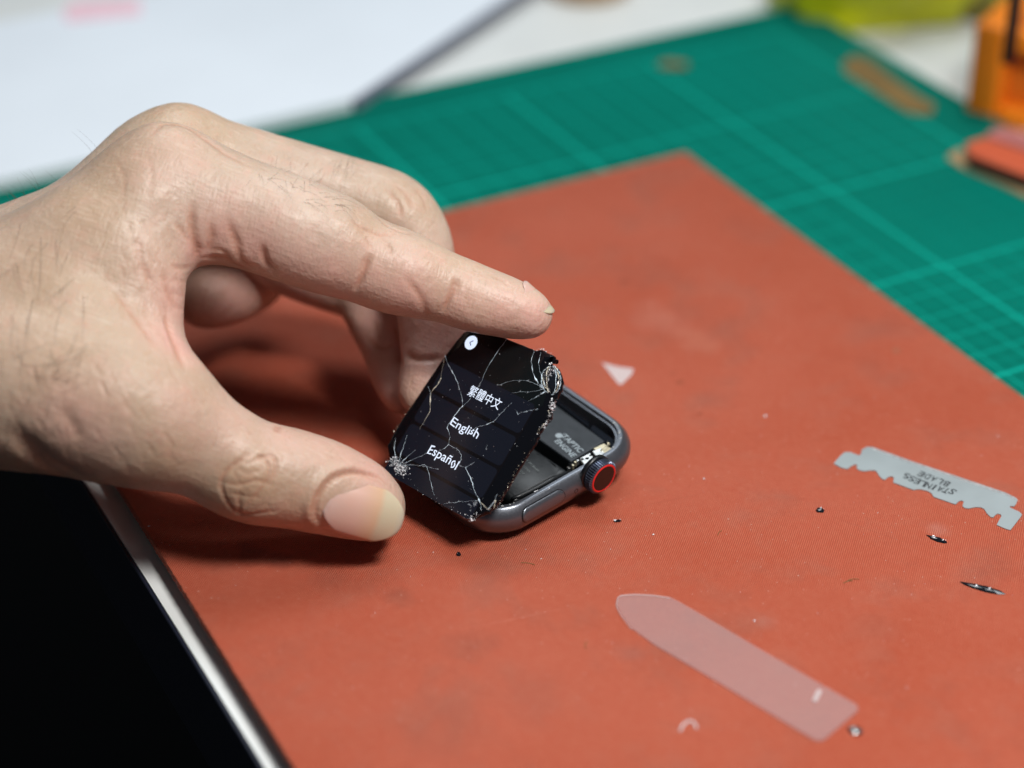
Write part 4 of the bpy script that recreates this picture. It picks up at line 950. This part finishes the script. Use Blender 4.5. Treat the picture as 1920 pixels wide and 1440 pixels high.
v, f = tube(catmull(arc, 5), [.3]*21, 6); v[:, 2] = .02+(v[:, 2]-v[:, 2].min())*.6; single('film_scrap', v, f, M['film2'], 'curled whitish scrap left of the plastic strip at the bottom', 'film scrap', group='scraps on the red mat', smooth=True)
def shard(px, py, L_, W_, ang, mat, label, seed, h=.5, cat='glass shard', name='glass_shard'):
    r = np.random.default_rng(seed); c = V(px, py)
    a = math.radians(ang); X = np.array([math.cos(a), math.sin(a), 0]); Y = np.cross(Z, X); n_ = 9; rg = []
    for z, k in ((.02, .8), (.3*h, 1.), (.8*h, .7), (h, .35)):
        rg.append([c+X*L_*k*math.cos(t)*(1+.25*r.normal()*.5)+Y*W_*k*math.sin(t)*(1+.3*r.normal()*.5)+Z*z for t in np.linspace(0, 2*math.pi, n_, endpoint=False)])
    v, f = loft(rg); 
    return v, f
def world_ang(p, q): d = V(*q)-V(*p); return math.degrees(math.atan2(d[1], d[0]))
for px, py, L_, W_, an, lab, sd_, sp in ((1537, 957, 1.0, .9, 30, 'small black chip with a white glint left of the razor blade', 1, 1),
        (1757, 1012, 2.3, .7, world_ang((1740, 1005), (1776, 1018)), 'silvery black splinter just below the razor blade', 2, 1),
        (1843, 1104, 4.3, .95, world_ang((1803, 1093), (1880, 1113)), 'long dark sliver near the right edge of the mat', 3, 0),
        (1604, 1370, 1.5, 1.2, -30, 'dark glassy chip at the end of the plastic strip', 4, 0), (1158, 978, 1.0, .35, 8, 'tiny black splinter below the watch crown', 5, 1),
        (860, 1040, .5, .7, 20, 'black crumb in front of the watch, right of the thumb', 6, 0)):
    T = Thing('glass_shard', lab, 'glass shard', V(px, py), group='broken bits on the red mat')
    v, f = shard(px, py, L_, W_, an, None, lab, sd_); T.part('black_layer', v, f, M['gloss'])
    r = np.random.default_rng(sd_+20); fl = []
    for k in range(5 if sp else 2):
        a = math.radians(an); X = np.array([math.cos(a), math.sin(a), 0]); Y = np.cross(Z, X); c = V(px, py)+X*r.uniform(-.8, .8)*L_+Y*r.uniform(-.5, .5)*W_+Z*.45
        g = r.normal(size=(4, 3)); g *= (.28*min(L_, 1.5))/np.linalg.norm(g, axis=1)[:, None]; g[:, 2] = np.abs(g[:, 2])*.4; fl.append((c+g, [(0, 1, 2), (0, 2, 3), (0, 3, 1), (1, 3, 2)]))
    v, f = merge(*fl); T.part('bright_face', v, f, M['shards'])
cr_ = []
for px, py, s in ((1435, 781, .42), (812, 1037, .3), (1225, 1003, .32), (1320, 898, .3), (1640, 747, .2), (985, 1030, .2), (1015, 1048, .2), (1480, 655, .25), (1700, 1290, .3), (1415, 1165, .3), (1560, 1145, .2), (820, 1010, .2), (280, 987, .35), (1256, 760, .25), (1872, 820, .35)):
    c = V(px, py)+Z*s*.5; g = rng.normal(size=(6, 3)); g *= s/np.linalg.norm(g, axis=1)[:, None]; g[:, 2] = np.abs(g[:, 2])*.8-.1
    cr_.append((c+g, [(0, 1, 2), (0, 2, 3), (0, 3, 4), (0, 4, 1), (1, 3, 2), (1, 4, 3), (5, 1, 2), (5, 2, 3)]))
for k in range(320):
    px, py = rng.uniform(300, 1900), rng.uniform(760, 1400); p = V(px, py); 
    if (p[:2]-lr0)@B2 < 8: continue
    s = rng.choice([.06, .08, .12]); c = p+Z*s*.5; g = rng.normal(size=(4, 3)); g *= s/np.linalg.norm(g, axis=1)[:, None]; cr_.append((c+g, [(0, 1, 2), (0, 2, 3), (0, 3, 1), (1, 3, 2)]))
v, f = merge(*cr_); single('glass_dust', v, f, M['shards'], 'fine bright glass dust scattered over the red mat', 'glass dust', kind='stuff')
fb = []
for px, py, L_, an in ((990, 1058, 3, -15), (1590, 1092, 2.2, 20), (1600, 1088, 2.5, 10), (1165, 745, 0, 0), (1350, 1000, 2, 60), (1100, 1210, 2.5, 80)):
    if L_ == 0: continue
    c = V(px, py)+Z*.12; a = math.radians(an); X = np.array([math.cos(a), math.sin(a), 0]); Y = np.cross(Z, X)
    fb.append(tube([c+X*L_*(t-.5)+Y*.3*math.sin(t*3) for t in np.linspace(0, 1, 8)], .07, 4))
v, f = merge(*fb); single('lint', v, f, M['cardboard'], 'short brown lint fibres lying on the red mat', 'lint', kind='stuff')

# ------------------------------------------------------------------ things behind
# white board lying over the far mat edge
c0_, c1_, c2_ = V(668, 188, 1.5)[:2], V(952, 0, 1.5)[:2], V(0, 338, 1.5)[:2]
dR = (c1_-c0_)/np.linalg.norm(c1_-c0_); dL = (c2_-c0_)/np.linalg.norm(c2_-c0_)
WBp = Thing('white_board', 'large white panel with a grey right edge at the upper left', 'panel', (*c0_, -2))
nR = np.array([dR[1], -dR[0]])
pw = rounded([c0_-nR*1.6, c0_-nR*1.6+dR*212, c0_+dR*212+dL*330, c0_+dL*330], [3, 0, 0, 0]); v, f = prism(pw, -1.95, 1.5); WBp.part('panel_face', v, f, M['panel'])
v, f = prism([tuple(c0_-nR*1.5), tuple(c0_-nR*1.5+dR*212), tuple(c0_+nR*.4+dR*212), tuple(c0_+nR*.4)], -1.95, 1.3); WBp.part('side_edge', v, f, M['panel_edge'])
q0 = V(115, 38, 1.5)[:2]; q = [V(118, 22, 1.5)[:2], V(125, 42, 1.5)[:2], V(265, 28, 1.5)[:2], V(262, 0, 1.5)[:2], V(140, 4, 1.5)[:2]]
v, f = prism([tuple(k) for k in q], 1.52, 1.8); single('pink_note', v, f, M['pink'], 'small pink paper slip lying on the far left of the white panel', 'paper slip')
# dark smudge of debris on the green mat
def blob(c, rad, seed, amp=.25, n=3):
    bm = bmesh.new(); bmesh.ops.create_icosphere(bm, subdivisions=n, radius=1)
    v = np.array([k.co[:] for k in bm.verts]); f = [tuple(x.index for x in k.verts) for k in bm.faces]; bm.free()
    s = np.array([1+amp*mnoise.noise(Vector(k*1.7)+Vector((seed*3., 0, 0)))+amp*.5*mnoise.noise(Vector(k*4.)+Vector((seed*5., 0, 0))) for k in v]); v = v*s[:, None]*np.array(rad)
    v[:, 2] = np.maximum(v[:, 2], -rad[2]*.55); v[:, 2] -= v[:, 2].min(); return v+np.array(c), f
v, f = blob(V(1262, 125, -1.97), (5, 2.2, 1.2), 3); single('dark_scrap', v, f, M['cardboard'], 'small dark scrap on the far part of the green mat', 'scrap', smooth=True)
q = [tuple(V(x, y, -2)[:2]) for x, y in ((1580, 122), (1600, 106), (1628, 112), (1690, 160), (1725, 185), (1752, 198), (1748, 216), (1705, 214), (1675, 196), (1620, 160), (1584, 138))]
v, f = prism(q, -1.96, -1.4); single('card_strip', v, f, M['cardboard'], 'worn brown strip stuck near the right edge of the green mat', 'strip')
# yellow-green bag
YB = Thing('plastic_bag', 'crumpled yellow-green plastic bag standing behind the green mat', 'bag', V(1650, 70, -5))
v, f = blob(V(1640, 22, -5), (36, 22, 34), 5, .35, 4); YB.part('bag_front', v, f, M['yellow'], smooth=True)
v, f = blob(V(1775, 8, -5), (30, 18, 30), 8, .35, 4); YB.part('bag_side', v, f, M['olive'], smooth=True, label='darker olive fold')
# orange holder
b0 = V(1806, 222, -5); hx = np.array([math.cos(math.radians(-32)), math.sin(math.radians(-32)), 0]); hy = np.cross(Z, hx)
OH = Frame(b0, hx, hy, Z); OT = Thing('tool_holder', 'bright orange plastic tool holder block at the upper right', 'tool holder', b0)
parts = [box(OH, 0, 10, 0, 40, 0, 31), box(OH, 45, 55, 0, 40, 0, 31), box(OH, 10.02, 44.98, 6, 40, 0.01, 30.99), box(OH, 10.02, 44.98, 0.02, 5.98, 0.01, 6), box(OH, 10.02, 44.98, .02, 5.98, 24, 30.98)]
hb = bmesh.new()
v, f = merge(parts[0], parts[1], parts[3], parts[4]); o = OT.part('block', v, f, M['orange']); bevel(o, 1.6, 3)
v, f = parts[2]; o = OT.part('recess', v, f, M['orange_shade'])  # shade inside the recess comes painted in with the deeper orange
v, f = loft([OH.p([(27+r*math.cos(t), 14+r*math.sin(t), z) for t in np.linspace(0, 2*math.pi, 24, endpoint=False)]) for r, z in ((9, 31), (9, 33), (6, 33), (5.9, 31.2))]); OT.part('collar', v, f, M['orange'], smooth=False)
sp0 = OH.p([(26, 12, 32)])[0]
sp0 = V(1893, 92, 30)
ST = Thing('screwdriver', 'thin dark screwdriver standing in the orange holder', 'screwdriver', sp0)
v, f = tube([sp0-Z*4, sp0+Z*40], 2.0, 16); ST.part('shaft', v, f, M['shaft'], smooth=True)
v, f = loft([[sp0+Z*z+np.array([r*math.cos(t), r*math.sin(t), 0]) for t in np.linspace(0, 2*math.pi, 20, endpoint=False)] for r, z in ((2.5, 40.2), (5, 43), (5.5, 60), (4.5, 80), (5.5, 100), (4, 104))]); ST.part('handle', v, f, M['redcase'], smooth=True)
# flat items below it
def pz(pts, z): return [tuple(V(x, y, z)[:2]) for x, y in pts]
v, f = prism(pz([(1775, 298), (1798, 284), (1860, 305), (2100, 410), (2100, 460), (1880, 350), (1800, 315)], -2), -1.96, -1.2); single('tan_card', v, f, M['tan'], 'tan card strip lying under the red-topped tool case', 'card strip')
RC = Thing('tool_case', 'flat red-topped black tool case lying at the right edge of the green mat', 'tool case', V(1830, 290, -1.2))
pc = pz([(1817, 287), (1811, 268), (1845, 256), (2080, 335), (2080, 388)], 3.6)
v, f = prism(pc, 2.1, 3.6); o = RC.part('lid', v, f, M['redcase']); bevel(o, .4, 2)
v, f = prism(pc, -1.18, 2.08); o = RC.part('tray', v, f, M['black']); bevel(o, .3, 2)
v, f = prism(pz([(1850, 252), (1862, 240), (1885, 238), (2080, 300), (2080, 330)], 2.), -1.96, 2.0); o = single('foam_pad', v, f, M['pinkfoam'], 'dull pink flat pad between the orange holder and the red case', 'pad'); bevel(o, .4, 2)
v, f = loft([[V(1100, -22, -5)+np.array([r*math.cos(t), r*math.sin(t), z]) for t in np.linspace(0, 2*math.pi, 48, endpoint=False)] for r, z in ((15, 0.02), (15, 12), (10, 12), (10, .1))]); single('tape_roll', v, f, M['tan'], 'roll of tan tape just entering at the top edge of the picture', 'tape roll')
